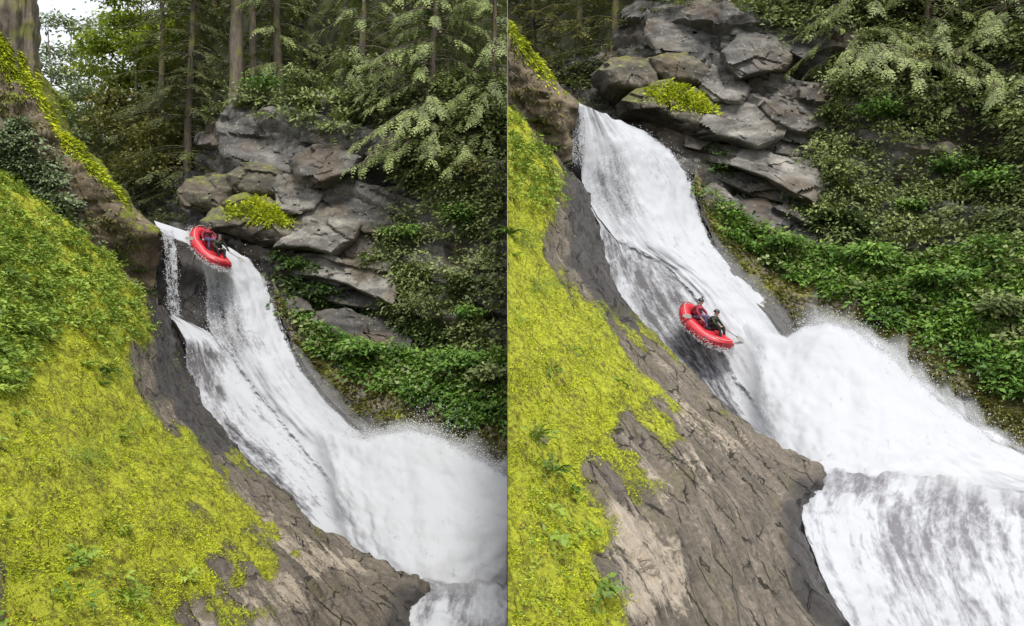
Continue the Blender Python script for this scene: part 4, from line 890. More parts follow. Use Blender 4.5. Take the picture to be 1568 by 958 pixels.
for h in 'LR':
    g = G[h]; B, Rg, Fb, Cl, Hl = g['bank'], g['ridge'], g['far'], g['cliff'], g['hill']
    vw = WORDS[h]
    lush = sstep(-(B.v + 0.25 * B.u + 60 * pxn(B, 90, 3)), -600, -470) * sstep(-(B.u - 0.2 * B.v), -165, -110)
    moss_blades(h, B, 85000, B.moss ** 1.3 * (1 - 0.75 * lush) * (0.12 + sstep(pxn(B, 30, 91), -.25, .3)) * (0.15 + sstep(pxn(B, 11, 92), -.3, .25)), 0.062, 'moss_tufts', f'short yellow-green moss tufts covering the bank, {vw}', seed=1)
    leaf_clumps(h, B, 1750, (lush + 0.004) * B.moss, 0.34, 26, 0.17, 'bank_herbs', f'low leafy herbs covering the upper mossy bank, {vw}', 'herb', 2, fern=0.22)
    leaf_clumps(h, B, 300, B.moss * (1 - lush) * sstep(pxn(B, 120, 44), 0.0, .5), 0.10, 10, 0.06, 'bank_sprouts', f'small green sprouts in the bright moss, {vw}', 'herb', 3)
    moss_blades(h, Rg, 5000, sstep(Rg.k, .12, .3) * (0.1 + sstep(pxn(Rg, 24, 36), -.05, .4)) * sstep(-Rg.u, -225, -190), 0.15, 'spur_moss', f'brownish moss and grass on the face of the rock spur, {vw}', 'olive', 0.8, 35)
    moss_blades(h, B, 2600, B.moss * sstep(pxn(B, 38, 95), 0.0, .5), 0.07, 'dead_leaves', f'brown dead leaves and needles caught in the moss, {vw}', 'dead', seed=21, width=0.5)
    leaf_clumps(h, B, 500, B.moss * (1 - lush) * sstep(pxn(B, 70, 47), 0.1, .4) * sstep(-B.v, -800, -560), 0.22, 14, 0.14, 'bank_grass', f'short blades of grass in the moss of the bank, {vw}', 'herb', 4, wd=0.12)
    moss_blades(h, Rg, 9000, sstep(-Rg.k, -.30, -.12) * (Rg.moss + .02), 0.17, 'crest_moss', f'long hanging moss along the crest of the rock spur, {vw}', hang=0.9, seed=5, width=0.28)
    if h == 'L': leaf_clumps(h, Rg, 520, sstep(Rg.k + 0.2 * pxn(Rg, 30, 5), .30, .65) * sstep(-Rg.u, -150, -50), 0.5, 24, 0.26, 'spur_herbs', f'grey-green ferns and herbs hanging on the rock spur, {vw}', 'pale', 6, fern=0.5)
    lg = g['ledge']; lw = sstep(sdist(lg.u, lg.v, [(338, 322), (364, 304), (384, 299), (414, 304), (446, 324), (440, 342), (404, 342), (370, 334)]) + 16 * pxn(lg, 14, 6), -4, 12)
    moss_blades(h, lg, 2600, lw, 0.17, 'ledge_tufts', f'bright green moss cushion on the ledge right of the lip, {vw}', hang=0.6, seed=25, width=0.3)
    # far side
    fw = sstep(-Fb.k + 0.30 * pxn(Fb, 34, 8), -.56, -.36)
    leaf_clumps(h, Fb, 1300, fw * (0.25 + sstep(pxn(Fb, 40, 12), -.35, .35)) * (0.5 + sstep(Fb.u, 440, 520)), 0.62, 26, 0.30, 'ledge_plants', f'bright green leafy plants thick on the ledge beyond the falls, {vw}', 'shrub_bright', 7, fern=0.3)
    moss_blades(h, Fb, 22000, sstep(-Fb.k, -.95, -.65) * sstep(Fb.k, .25, .5) * (0.2 + sstep(pxn(Fb, 30, 13), -.1, .4)), 0.16, 'ledge_moss', f'olive moss streaks on the ledge above the splash, {vw}', 'olive', 0.8, 9, 0.5)
    leaf_clumps(h, Fb, 260, sstep(-Fb.k, -.5, -.25), 0.75, 20, 0.29, 'broad_leaves', f'taller broad-leaved plants above the ledge greenery, {vw}', 'shrub', 27, wd=0.8)
    cw = sstep(Cl.u + 55 * pxn(Cl, 80, 15), 585, 640) * (0.30 + sstep(pxn(Cl, 55, 16), -.25, .35))
    cw = cw * (1 - 0.85 * sstep(-np.hypot((Cl.u - 850) / 50, (Cl.v - 345) / 65), -1.1, -.7))
    leaf_clumps(h, Cl, 2100, cw, 0.82, 20, 0.25, 'cliff_shrubbery', f'tangled grey-green shrubbery cloaking the cliff, {vw}', 'shrub', 10, fern=0.35, out=0.9)
    leaf_clumps(h, Cl, 240, cw * sstep(pxn(Cl, 46, 33), 0.05, .4), 0.9, 34, 0.24, 'cliff_bushes', f'lighter leafy growth in patches on the cliff, {vw}', 'cedar', 34, fern=0.8, out=1.3)
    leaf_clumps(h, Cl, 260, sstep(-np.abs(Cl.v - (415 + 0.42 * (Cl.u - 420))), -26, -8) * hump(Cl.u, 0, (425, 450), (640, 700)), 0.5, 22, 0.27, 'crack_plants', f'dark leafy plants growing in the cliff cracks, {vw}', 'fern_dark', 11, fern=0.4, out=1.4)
    tw = sstep(-(Cl.v - 0.06 * Cl.u + 30 * pxn(Cl, 60, 18)), -185, -150)
    leaf_clumps(h, Cl, 460, tw * sstep(Cl.u, 300, 340), 0.85, 24, 0.30, 'clifftop_undergrowth', f'dark undergrowth hanging over the clifftop, {vw}', 'shrub', 12, fern=0.3, out=1.2)
    leaf_clumps(h, Cl, 300, sstep(-Cl.u, -330, -270) * (0.3 + sstep(pxn(Cl, 40, 19), -.2, .3)), 0.7, 24, 0.26, 'gully_undergrowth', f'shaded undergrowth in the gully behind the rock spur, {vw}', 'hemlock', 13, fern=0.3, out=1.0)
    leaf_clumps(h, Hl, 1100, sstep(-Hl.v, -330, -200) * sstep(Hl.v, -150, -60), 1.3, 20, 0.5, 'forest_understory', f'deep green understory of the hillside forest, {vw}', 'hemlock', 14, fern=0.1, out=1.2)

# ------------------------------------------------------------------ trees
def conifer(h, name, label, group, u, v, Y, H, rad, tr, mat, bark, seed, h0=0.12, nb=90, spray=0.8, per_m=3.0, droop=0.55, lean=(0, 0), flat=0.25, hangd=0.15, dead=0, leafy=True):
    rng = np.random.default_rng(seed); base = W(h, u, v, Y)
    root = empty(name, base); tag(root, label, 'tree', group)
    n = 16; t = np.linspace(0, 1, n); P = np.stack([lean[0] * t + 0.25 * np.sin(t * 5 + seed), lean[1] * t, H * t], -1); P[0, :2] = 0; P -= np.array([0, 0, 1.0]) * (1 - t)[:, None] * 0.8
    T = Tubes(); T.add(P + base, tr * (1 - 0.9 * t) + tr * 0.5 * np.exp(-t * 30), 10, False, 0.3, seed)
    lv = Leaves()
    hs = h0 + (1 - h0) * np.sort(rng.random(nb)) ** 1.15
    for b in range(nb):
        q = hs[b]; ln = rad * (1 - q) ** 0.7 * (0.6 + 0.6 * rng.random()) + 0.3
        az = rng.random() * 2 * math.pi; o0 = np.array([np.interp(q, t, P[:, k]) for k in range(3)]) + base
        d = np.array([math.cos(az), math.sin(az), 0.12]); m = max(4, int(ln * 1.6)); s = np.linspace(0, 1, m)
        Q = o0 + d * (ln * s)[:, None] - UP * (droop * ln * s ** 2)[:, None] + UP * (0.12 * ln * s ** 4)[:, None] + 0.07 * ln * (rng.random((m, 3)) - .5) * s[:, None]
        T.add(Q, 0.05 * (0.4 + ln / 6) * (1 - 0.8 * s), 4, False)
        if not leafy: continue
        c = max(3, int(ln * per_m)); s2 = 0.22 + 0.78 * rng.random(c) ** 0.8
        PP = np.stack([np.interp(s2, s, Q[:, k]) for k in range(3)], -1); sd = np.cross(d, UP); sg = np.where(rng.random(c) < .5, -1, 1)[:, None]
        vis = CY - PP[:, 2] / PP[:, 1] * F > -120; keep = vis | (rng.random(c) < .3); PP, s2, sg = PP[keep], s2[keep], sg[keep]; c = len(PP)      # thinner where only its shade is seen
        if c == 0: continue
        D = unit(d * 0.6 + sd * sg * (0.4 + 0.5 * rng.random((c, 1))) - UP * (hangd + 0.4 * rng.random((c, 1))) + 0.2 * rvec(c, rng))
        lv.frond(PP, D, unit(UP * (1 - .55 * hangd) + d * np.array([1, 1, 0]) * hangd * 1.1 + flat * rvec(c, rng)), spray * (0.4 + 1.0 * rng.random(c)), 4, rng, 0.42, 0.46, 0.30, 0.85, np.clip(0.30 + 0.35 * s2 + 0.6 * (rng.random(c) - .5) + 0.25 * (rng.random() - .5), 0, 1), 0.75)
    for b in range(dead):
        q = h0 * 0.3 + 0.6 * rng.random(); az = rng.random() * 6.28; ln = rad * (0.3 + 0.5 * rng.random()); o0 = np.array([np.interp(q, t, P[:, k]) for k in range(3)]) + base
        s = np.linspace(0, 1, 7); d = np.array([math.cos(az), math.sin(az), 0.0])
        T.add(o0 + d * (ln * s)[:, None] - UP * (0.3 * ln * s ** 2)[:, None] + 0.25 * (rng.random((7, 3)) - .5) * s[:, None], 0.035 * (1 - .7 * s) + .008, 4, False)
    put('trunk', T.mesh('trunk', MT[bark], h, base), root)
    if leafy: put('crown', lv.mesh('crown', MT[mat], h, base), root)
    return root

def broadleaf(h, name, label, group, u, v, Y, H, rad, tr, mat, bark, seed, nl=9, leaves=5200, ll=0.34, c0=0.35, lean=(0, 0), mossy=None):
    rng = np.random.default_rng(seed); base = W(h, u, v, Y); root = empty(name, base); tag(root, label, 'tree', group)
    T = Tubes(); n = 12; t = np.linspace(0, 1, n)
    P = np.stack([lean[0] * t ** 1.5 + 0.3 * np.sin(t * 4 + seed), lean[1] * t, H * 0.85 * t], -1); P[0, :2] = 0; P[0, 2] = -0.8
    T.add(P + base, tr * (1 - 0.8 * t) + tr * 0.4 * np.exp(-t * 22), 8, True, 0.2, seed)
    tips = []
    for b in range(nl):
        q = c0 + (0.95 - c0) * (b + rng.random()) / nl; o0 = np.array([np.interp(q, t, P[:, k]) for k in range(3)]) + base
        az = b * 2.4 + rng.random(); ln = rad * (0.65 + 0.5 * rng.random()) * (1.05 - 0.45 * q); s = np.linspace(0, 1, 9)
        d = np.array([math.cos(az), math.sin(az), 0.45 + 0.3 * rng.random()]); Q = o0 + d * (ln * s)[:, None] - UP * (0.35 * ln * s ** 2)[:, None] + 0.18 * (rng.random((9, 3)) - .5) * ln * s[:, None] * .5
        T.add(Q, tr * 0.35 * (1 - 0.85 * s), 6, True)
        for c in range(4):
            sq = 0.35 + 0.6 * rng.random(); o1 = np.array([np.interp(sq, s, Q[:, k]) for k in range(3)]); d2 = unit(d + 1.0 * rvec(1, rng)[0]); l2 = ln * (0.25 + 0.3 * rng.random())
            s3 = np.linspace(0, 1, 5); Q2 = o1 + d2 * (l2 * s3)[:, None] - UP * (0.3 * l2 * s3 ** 2)[:, None]; T.add(Q2, tr * 0.12 * (1 - .8 * s3), 4, False); tips += [Q2[2], Q2[-1]]
        tips.append(Q[-1])
    tips = np.array(tips); k = rng.integers(0, len(tips), leaves); sp = rad * 0.17
    tone = rng.random(len(tips)); off = rng.normal(size=(leaves, 3)) * sp * np.array([1, 1, .55]); Pp = tips[k] + off
    lv = Leaves(); ln = ll * (0.6 + .8 * rng.random(leaves))
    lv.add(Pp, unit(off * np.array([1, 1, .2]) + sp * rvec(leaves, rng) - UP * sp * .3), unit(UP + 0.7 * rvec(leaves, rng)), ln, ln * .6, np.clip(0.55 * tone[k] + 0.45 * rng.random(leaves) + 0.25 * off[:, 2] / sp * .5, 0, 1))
    put('trunk', T.mesh('trunk', MT[bark], h, base), root); put('crown', lv.mesh('crown', MT[mat], h, base), root)
    return root

GT = 'conifers on the clifftop'
TREES_L = [
    ('hemlock', 'dark hemlock with drooping boughs right of the gully above the spur', 292, 300, 59, 30, 4.6, 0.32, 'hemlock', 'bark_dark', 11, dict(nb=170, h0=0.02, spray=0.7, per_m=5.5, droop=.55, dead=34)),
    ('hemlock', 'shadowy hemlock nearest the sky gap behind the rock spur', 244, 285, 64, 30, 4.6, 0.30, 'hemlock', 'bark_dark', 12, dict(nb=170, h0=0.02, spray=0.7, per_m=5.0, droop=.55, dead=30)),
    ('cedar', 'tall bare grey-brown cedar trunk above the cliff, thicker of the close pair', 357, 195, 59, 34, 3.6, 0.55, 'hemlock', 'bark', 13, dict(nb=60, h0=0.34, spray=0.9, per_m=2.6, dead=10)),
    ('cedar', 'slimmer bare cedar trunk just right of the thick one above the cliff', 384, 190, 62, 34, 3.6, 0.34, 'hemlock', 'bark', 14, dict(nb=60, h0=0.32, spray=0.9, per_m=2.6, dead=8)),
    ('cedar', 'dark cedar trunk at the clifftop with pale drooping sprays at mid height', 428, 178, 61, 22, 4.0, 0.40, 'cedar', 'bark_dark', 15, dict(nb=70, h0=0.16, hangd=.6, spray=0.68, per_m=5.2, droop=.6, dead=8)),
    ('cedar', 'cedar with feathery pale sprays over the middle of the cliff', 560, 165, 56, 15, 4.6, 0.30, 'cedar', 'bark', 16, dict(nb=110, h0=-0.05, hangd=.7, spray=0.60, per_m=5.2, droop=.7)),
    ('cedar', 'largest pale-green cedar, sprays hanging low over the right of the cliff', 664, 196, 52.5, 16, 5.6, 0.34, 'cedar', 'bark', 17, dict(nb=200, h0=-0.08, hangd=.75, spray=0.60, per_m=5.2, droop=.65)),
    ('cedar', 'pale cedar cut by the right side of the left-hand view', 752, 205, 52, 15, 4.8, 0.28, 'cedar', 'bark', 18, dict(nb=150, h0=-0.05, hangd=.75, spray=0.60, per_m=5.2, droop=.7)),
    ('cedar', 'dim cedar standing back between the pale cedars', 615, 120, 63, 30, 4.4, 0.34, 'hemlock', 'bark', 19, dict(nb=130, h0=0.05, spray=0.9, per_m=3.0)),
    ('hemlock', 'dim hemlock filling the forest behind the bare trunks', 455, 140, 70, 34, 5.0, 0.34, 'hemlock', 'bark_dark', 20, dict(nb=130, h0=0.03, spray=1.0, per_m=3.0)),
    ('hemlock', 'dim hemlock behind the bare cedar pair', 330, 160, 74, 36, 5.2, 0.36, 'hemlock', 'bark_dark', 21, dict(nb=130, h0=0.03, spray=1.0, per_m=3.0)),
]
for nm, lab, u, v, Y, H, rad, tr, mt, bk, sd, kw in TREES_L:
    conifer('L', nm, lab, GT, u, v, Y, H, rad, tr, mt, bk, sd, **kw)
TREES_R = [
    ('hemlock', 'dark hemlock over the gully at the top of the right-hand view', 292, 300, 59, 30, 4.6, 0.32, 'hemlock', 'bark_dark', 31, dict(nb=120, h0=0.04, spray=0.75, per_m=3.4, droop=.5, dead=14)),
    ('hemlock', 'hemlock behind the mossy spur tip at the top of the right-hand view', 236, 300, 63, 28, 4.6, 0.30, 'olive', 'bark_dark', 32, dict(nb=120, h0=0.03, spray=0.8, per_m=3.2, droop=.5, dead=14)),
    ('hemlock', 'olive mossy tree at the top left corner of the right-hand view', 168, 310, 66, 26, 5.0, 0.30, 'olive', 'bark_dark', 33, dict(nb=120, h0=0.02, spray=0.9, per_m=3.0, droop=.5, dead=10)),
    ('cedar', 'cedar hanging over the pale slabs in the right-hand view', 560, 170, 55, 14, 4.6, 0.30, 'cedar', 'bark', 36, dict(nb=100, h0=-0.1, hangd=.7, spray=0.60, per_m=5.2, droop=.75)),
    ('cedar', 'largest pale cedar at the top of the right-hand view', 664, 200, 52.5, 14, 5.4, 0.34, 'cedar', 'bark', 37, dict(nb=170, h0=-0.15, hangd=.75, spray=0.60, per_m=5.2, droop=.7)),
    ('cedar', 'pale cedar right of the largest one in the right-hand view', 752, 215, 51, 13, 4.8, 0.28, 'cedar', 'bark', 38, dict(nb=140, h0=-0.15, hangd=.75, spray=0.60, per_m=5.2, droop=.7)),
    ('cedar', 'greener cedar in the top right corner', 870, 225, 49, 13, 4.8, 0.30, 'shrub', 'bark', 39, dict(nb=150, h0=-0.15, hangd=.6, spray=0.68, per_m=5.2, droop=.7)),
]
for nm, lab, u, v, Y, H, rad, tr, mt, bk, sd, kw in TREES_R:
    conifer('R', nm, lab, GT, u, v, Y, H, rad, tr, mt, bk, sd, **kw)
GB = 'broadleaf trees in the valley gap'
for nm, lab, u, v, Y, H, rad, tr, mt, bk, sd, kw in [
    ('maple', 'sunlit yellow-green maple in the gap beside the dark hemlock', 214, 215, 76, 17, 4.6, 0.22, 'maple', 'bark', 41, dict(leaves=9000, ll=0.40, c0=.22)),
    ('maple', 'smaller yellow-green maple left of the brightest one', 186, 225, 82, 16, 4.0, 0.2, 'maple', 'bark', 42, dict(leaves=2400, ll=0.42, c0=.45)),
    ('mossy_tree', 'olive mossy tree low in the gap above the spur crest', 196, 290, 66, 8.5, 4.2, 0.2, 'olive', 'twig', 43, dict(leaves=6000, ll=0.34, c0=.15)),
    ('mossy_tree', 'brownish mossy tree right of the spur crest, below the maples', 232, 330, 60, 7.5, 3.4, 0.18, 'olive', 'twig', 44, dict(leaves=5000, ll=0.30, c0=.12)),
    ('alder', 'pale thin alder against the sky next to the big trunk', 78, 235, 84, 17, 3.4, 0.17, 'pale', 'bark_pale', 45, dict(leaves=1500, ll=0.40, c0=.3)),
    ('alder', 'pale leafy alder in the middle of the sky gap', 112, 235, 92, 18, 3.6, 0.17, 'pale', 'bark_pale', 46, dict(leaves=1300, ll=0.40, c0=.3)),
    ('alder', 'thin sparse alder at the right of the sky gap', 140, 230, 88, 17, 3.2, 0.15, 'pale', 'bark_pale', 47, dict(leaves=1300, ll=0.40, c0=.25)),
    ('alder', 'low grey-green alder just above the spur crest', 128, 262, 72, 8, 3.6, 0.15, 'pale', 'twig', 48, dict(leaves=5200, ll=0.34, c0=.15)),
    ('alder', 'far bluish tree deep in the sky gap', 96, 240, 120, 8, 6.0, 0.2, 'pale', 'bark', 49, dict(leaves=1500, ll=0.6, c0=.2)),
    ('alder', 'far dull green tree behind the brightest maple', 225, 235, 125, 20, 5.0, 0.2, 'fern', 'bark', 50, dict(leaves=6000, ll=0.6, c0=.2)),
    ('alder', 'far tree low in the sky gap beside the big trunk', 52, 240, 118, 9, 6.0, 0.2, 'pale', 'bark', 51, dict(leaves=1500, ll=0.6, c0=.2))]:
    broadleaf('L', nm, lab, GB, u, v, Y, H, rad, tr, mt, bk, sd, **kw)

def old_trunk(h, u, v, Y, r, H, label, seed):
    base = W(h, u, v, Y); root = empty('old_cedar', base); tag(root, label, 'tree')
    n, k = 150, 110; t = np.linspace(0, 1, n); an = np.arange(k) / k * 2 * math.pi
    A, Tt = np.meshgrid(an, t); rr = r * (1 - 0.35 * Tt) * (1 + 0.75 * np.exp(-Tt * 12))
    lobes = 1 + 0.16 * np.cos(5 * A + 2 * Tt) * np.exp(-Tt * 4) + 0.07 * np.cos(9 * A + 3 * Tt)
    P = np.stack([rr * lobes * np.cos(A) + 1.6 * Tt ** 2 * H * 0.02, rr * lobes * np.sin(A), H * Tt - 1.5], -1)
    P = P + unit(P * np.array([1, 1, 0]))* (0.55 * fbm(P * np.array([1, 1, .35]), 0.9, 4, seed) + 0.22 * ridged(P * np.array([1, 1, .16]), 0.30, 3, seed + 4))[..., None]
    i = np.arange(n * k).reshape(n, k); q = np.stack([i[:-1], np.roll(i[:-1], -1, 1), np.roll(i[1:], -1, 1), i[1:]], -1).reshape(-1, 4)
    put('trunk', new_mesh('trunk', P, quads=q, mat=MT['bark']), root)
    T = Tubes(); rng = np.random.default_rng(seed); lv = Leaves()
    for b in range(16):
        az = rng.random() * 6.28; z = H * (0.55 + .42 * rng.random()); ln = 3 + 2.5 * rng.random(); s = np.linspace(0, 1, 9); d = np.array([math.cos(az), math.sin(az), .1])
        Q = base + np.array([0, 0, z]) + d * (r * .5 + ln * s)[:, None] - UP * (.5 * ln * s ** 2)[:, None]; T.add(Q, .09 * (1 - .8 * s), 6, False)
        c = 26; s2 = .2 + .8 * rng.random(c); PP = np.stack([np.interp(s2, s, Q[:, j]) for j in range(3)], -1)
        lv.frond(PP, unit(d + .8 * rvec(c, rng) - .2 * UP), UP, 1.0, 5, rng, .4, .4, .3, .85)
    put('limb', T.mesh('limb', MT['bark'], h, base), root); put('crown', lv.mesh('crown', MT['cedar'], h, base), root)
old_trunk('L', 14, 170, 44.5, 1.25, 22, 'massive old grey-brown trunk at the top left corner standing on the spur', 61)

# ------------------------------------------------------------------ shrubs and ferns that stand out one by one
def fern(h, S_or_pt, label, size, nf, mat, seed, group, hang=0.0, name='sword_fern'):
    rng = np.random.default_rng(seed); base = np.array(S_or_pt, float); root = empty(name, base); tag(root, label, 'fern', group)
    for k in range(nf):
        az = k / nf * 6.28 + 0.5 * rng.random(); ln = size * (0.75 + .5 * rng.random()); el = 0.35 + 0.6 * rng.random() - hang
        d = np.array([[math.cos(az), math.sin(az) * .8 - .3 * hang, el]]); lv = Leaves()
        lv.frond(np.zeros((1, 3)), d, UP + 0.2 * rvec(1, rng)[0], ln, 13, rng, 0.20, 0.30, 0.55, 1.15, 0.35 + .5 * rng.random(), 0.8)
        put('frond', lv.mesh('frond', MT[mat]), root)
    return root

def on(S, u, v, out=0.05):
    i = np.argmin((S.u - u) ** 2 + (S.v - v) ** 2); return S.co.reshape(-1, 3)[i] + S.n.reshape(-1, 3)[i] * out

GF = 'ferns on the mossy bank'
for (u, v, sz, nf, mt, lab) in [
    (160, 572, 0.95, 15, 'fern', 'large fern clump alone in the bright moss, middle of the left bank'),
    (130, 560, 0.70, 11, 'herb', 'pale fern clump touching the left of the large one on the bank'),
    (158, 592, 0.6, 10, 'fern', 'small fern just under the large fern clump on the left bank'),
    (8, 800, 0.42, 12, 'herb', 'fern at the left border of the photograph on bright moss'),
    (118, 864, 0.28, 10, 'herb', 'little fern low on the left bank beside a dark gap'),
    (70, 650, 0.36, 10, 'herb', 'small fern in the moss below the leafy part of the left bank'),
    (30, 500, 0.6, 12, 'herb', 'yellowish fern near the left border at mid height')]:
    fern('L', on(G['L']['bank'], u, v), lab, sz, nf, mt, int(u * 7 + v), GF)
fern('R', on(G['R']['bank'], 150, 570), 'fern clump at the left side of the right-hand view on bright moss', 0.95, 14, 'fern', 71, GF)
fern('R', on(G['R']['bank'], 158, 604), 'pale fern below the fern clump at the left of the right-hand view', 0.6, 10, 'herb', 72, GF)
GD = 'dark ferns under the rock spur'
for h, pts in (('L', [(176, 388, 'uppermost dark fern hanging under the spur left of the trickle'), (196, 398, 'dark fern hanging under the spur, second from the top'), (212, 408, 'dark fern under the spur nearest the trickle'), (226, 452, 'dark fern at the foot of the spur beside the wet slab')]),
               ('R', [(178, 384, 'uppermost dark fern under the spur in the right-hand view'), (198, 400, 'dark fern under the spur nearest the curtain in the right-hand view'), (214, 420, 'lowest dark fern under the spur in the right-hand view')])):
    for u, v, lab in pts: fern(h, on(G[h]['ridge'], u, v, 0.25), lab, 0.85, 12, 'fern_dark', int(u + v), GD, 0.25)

def shrub(h, pt, label, wdt, hgt, leaves, ll, mat, seed, group, name='shrub', wd=0.55, stems=7, twigs=True):
    rng = np.random.default_rng(seed); base = np.array(pt, float); root = empty(name, base); tag(root, label, 'shrub', group)
    T = Tubes(); tips = []
    for k in range(stems):
        az = rng.random() * 6.28; s = np.linspace(0, 1, 7); d = np.array([math.cos(az) * wdt * .5, math.sin(az) * wdt * .4 - wdt * .15, 0]) * (0.5 + .6 * rng.random())
        Q = d * s[:, None] + UP * (hgt * (0.6 + .5 * rng.random()) * (1.5 * s - .65 * s ** 2))[:, None]; T.add(Q - UP * .15 * (1 - s)[:, None], .03 * (1 - .8 * s) + .004, 4, False)
        tips += [Q[3], Q[4], Q[5], Q[6]]
    tips = np.array(tips); k = rng.integers(0, len(tips), leaves); sp = max(wdt, hgt) * .15; off = rng.normal(size=(leaves, 3)) * sp * np.array([1, 1, .5]); tone = rng.random(len(tips))
    ln = ll * (0.6 + .8 * rng.random(leaves)); lv = Leaves()
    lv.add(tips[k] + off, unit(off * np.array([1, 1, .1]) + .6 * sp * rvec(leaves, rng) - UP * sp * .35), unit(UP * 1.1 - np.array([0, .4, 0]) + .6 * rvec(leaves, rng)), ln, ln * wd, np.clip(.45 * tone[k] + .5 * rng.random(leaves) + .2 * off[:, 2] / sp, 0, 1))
    b = np.zeros(3)
    m1 = T.mesh('stem', MT['twig']); put('stem', m1, root)
    v = np.concatenate(lv.v) + base
    lv.v = [v]; lv.r = [np.concatenate(lv.r)]
    put('foliage', lv.mesh('foliage', MT[mat], h, base), root)
    return root
GS = 'shrubs on the cliff'
SH_L = [(640, 270, 'cliff', 2.2, 1.8, 700, .26, 'shrub', 'rounded shrub under the largest cedar, left-hand view'), (620, 380, 'cliff', 1.8, 1.6, 600, .25, 'shrub_bright', 'yellowish-green shrub at the right end of the pale slabs, left-hand view'),
        (700, 350, 'cliff', 2.4, 1.6, 800, .26, 'shrub_bright', 'flat-topped bright shrub on the cliff right of the slabs, left-hand view'), (735, 300, 'cliff', 2.2, 1.8, 700, .24, 'olive', 'brownish shrub near the right side of the left-hand view'),
        (735, 500, 'cliff', 1.4, 1.0, 420, .26, 'shrub_bright', 'small bright shrub above the leafy ledge, right of the left-hand view'), (560, 120, 'cliff', 2.4, 2.2, 800, .25, 'shrub', 'leafy shrub over the dark recess of the cliff, left-hand view'),
        (470, 150, 'cliff', 2.6, 1.8, 800, .25, 'shrub', 'shrub on the clifftop right of the bare trunks'), (400, 150, 'cliff', 2.4, 1.6, 700, .25, 'shrub_bright', 'fresh green shrub at the foot of the bare trunks'),
        (700, 450, 'cliff', 2.0, 1.4, 600, .26, 'shrub', 'dull shrub on the dark rock above the leafy ledge, left-hand view'), (560, 560, 'far', 1.8, 1.2, 600, .28, 'shrub_bright', 'shrub in the middle of the leafy ledge, left-hand view'),
        (700, 580, 'far', 2.2, 1.4, 800, .28, 'shrub_bright', 'broad shrub on the leafy ledge near the right, left-hand view'), (760, 600, 'far', 1.8, 1.2, 600, .28, 'shrub', 'shrub on the leafy ledge cut by the right side, left-hand view')]
SH_R = [(640, 270, 'cliff', 2.2, 1.8, 700, .26, 'shrub', 'rounded shrub right of the dark recess, right-hand view'), (622, 350, 'cliff', 1.8, 1.6, 600, .25, 'shrub', 'shrub at the right end of the pale slabs, right-hand view'),
        (700, 350, 'cliff', 2.4, 1.6, 800, .26, 'shrub_bright', 'flat-topped bright shrub in the middle of the cliff, right-hand view'), (735, 290, 'cliff', 2.4, 1.9, 800, .24, 'olive', 'yellow-brown shrub above the dark boulder, right-hand view'),
        (810, 270, 'cliff', 2.4, 2.0, 800, .25, 'shrub_bright', 'bright shrub right of the cedars near the top, right-hand view'), (880, 310, 'cliff', 2.2, 1.8, 700, .27, 'fern', 'large-leaved shrub at the right border over the dark hollow'),
        (740, 480, 'cliff', 1.4, 1.0, 420, .26, 'shrub_bright', 'small yellow-green shrub beside the pale boulder, right-hand view'), (800, 400, 'cliff', 2.0, 1.4, 700, .28, 'shrub_bright', 'fresh green shrub under the dark hollow, right-hand view'),
        (870, 425, 'cliff', 2.4, 1.5, 900, .28, 'shrub_bright', 'wide bright green shrub at the right border under the dark hollow'), (560, 560, 'far', 1.8, 1.2, 600, .28, 'shrub_bright', 'shrub on the leafy ledge nearest the curtain, right-hand view'),
        (700, 575, 'far', 2.4, 1.4, 800, .28, 'shrub_bright', 'broad shrub in the middle of the leafy ledge, right-hand view'), (800, 600, 'far', 2.2, 1.4, 800, .28, 'shrub_bright', 'shrub right of the middle of the leafy ledge, right-hand view'), (890, 640, 'far', 2.2, 1.4, 800, .28, 'shrub', 'darker shrub on the leafy ledge at the right border')]
for h, lst in (('L', SH_L), ('R', SH_R)):
    for i, (u, v, sh, a_, b_, n_, ll, mt, lab) in enumerate(lst):
        shrub(h, on(G[h][sh], u, v, 0.3), lab, a_, b_, n_, ll, mt, 900 + i * 3 + (h == 'R') * 50, GS)
# mossy stump-top plant on the crest
shrub('L', on(G['L']['ridge'], 52, 95, 0.2), 'bright mossy bush on the spur crest beside the big trunk', 1.3, 1.7, 700, .20, 'maple', 990, GS)

# ------------------------------------------------------------------ raft, paddlers, paddles
def sweep_closed(P, r, sides, up):
    P = np.asarray(P); n = len(P); T = unit(np.roll(P, -1, 0) - np.roll(P, 1, 0)); A = unit(np.cross(T, up)); B = np.cross(A, T)
    an = np.arange(sides) / sides * 2 * math.pi; rr = np.broadcast_to(r, n)[:, None, None]
    v = P[:, None] + rr * (A[:, None] * np.cos(an)[None, :, None] + B[:, None] * np.sin(an)[None, :, None])
    i = np.arange(n * sides).reshape(n, sides); j = np.roll(i, -1, 0)
    return v.reshape(-1, 3), np.stack([i, np.roll(i, -1, 1), np.roll(j, -1, 1), j], -1).reshape(-1, 4)

RL, RW, TR = 1.50, 0.76, 0.33      # half length, half width of the tube's centre line, tube radius
def raft_line(n=120, off=0.0, zoff=0.0):
    t = np.arange(n) / n * 2 * math.pi; p = 2.5
    c, s = np.cos(t), np.sin(t)
    x = (RL + off) * np.sign(c) * np.abs(c) ** (2 / p); y = (RW + off) * np.sign(s) * np.abs(s) ** (2 / p)
    z = np.where(x > 0, 0.30, 0.42) * np.clip((np.abs(x) - 0.3) / 1.32, 0, 1.2) ** 2.2
    return np.stack([x, y, z + zoff], -1)

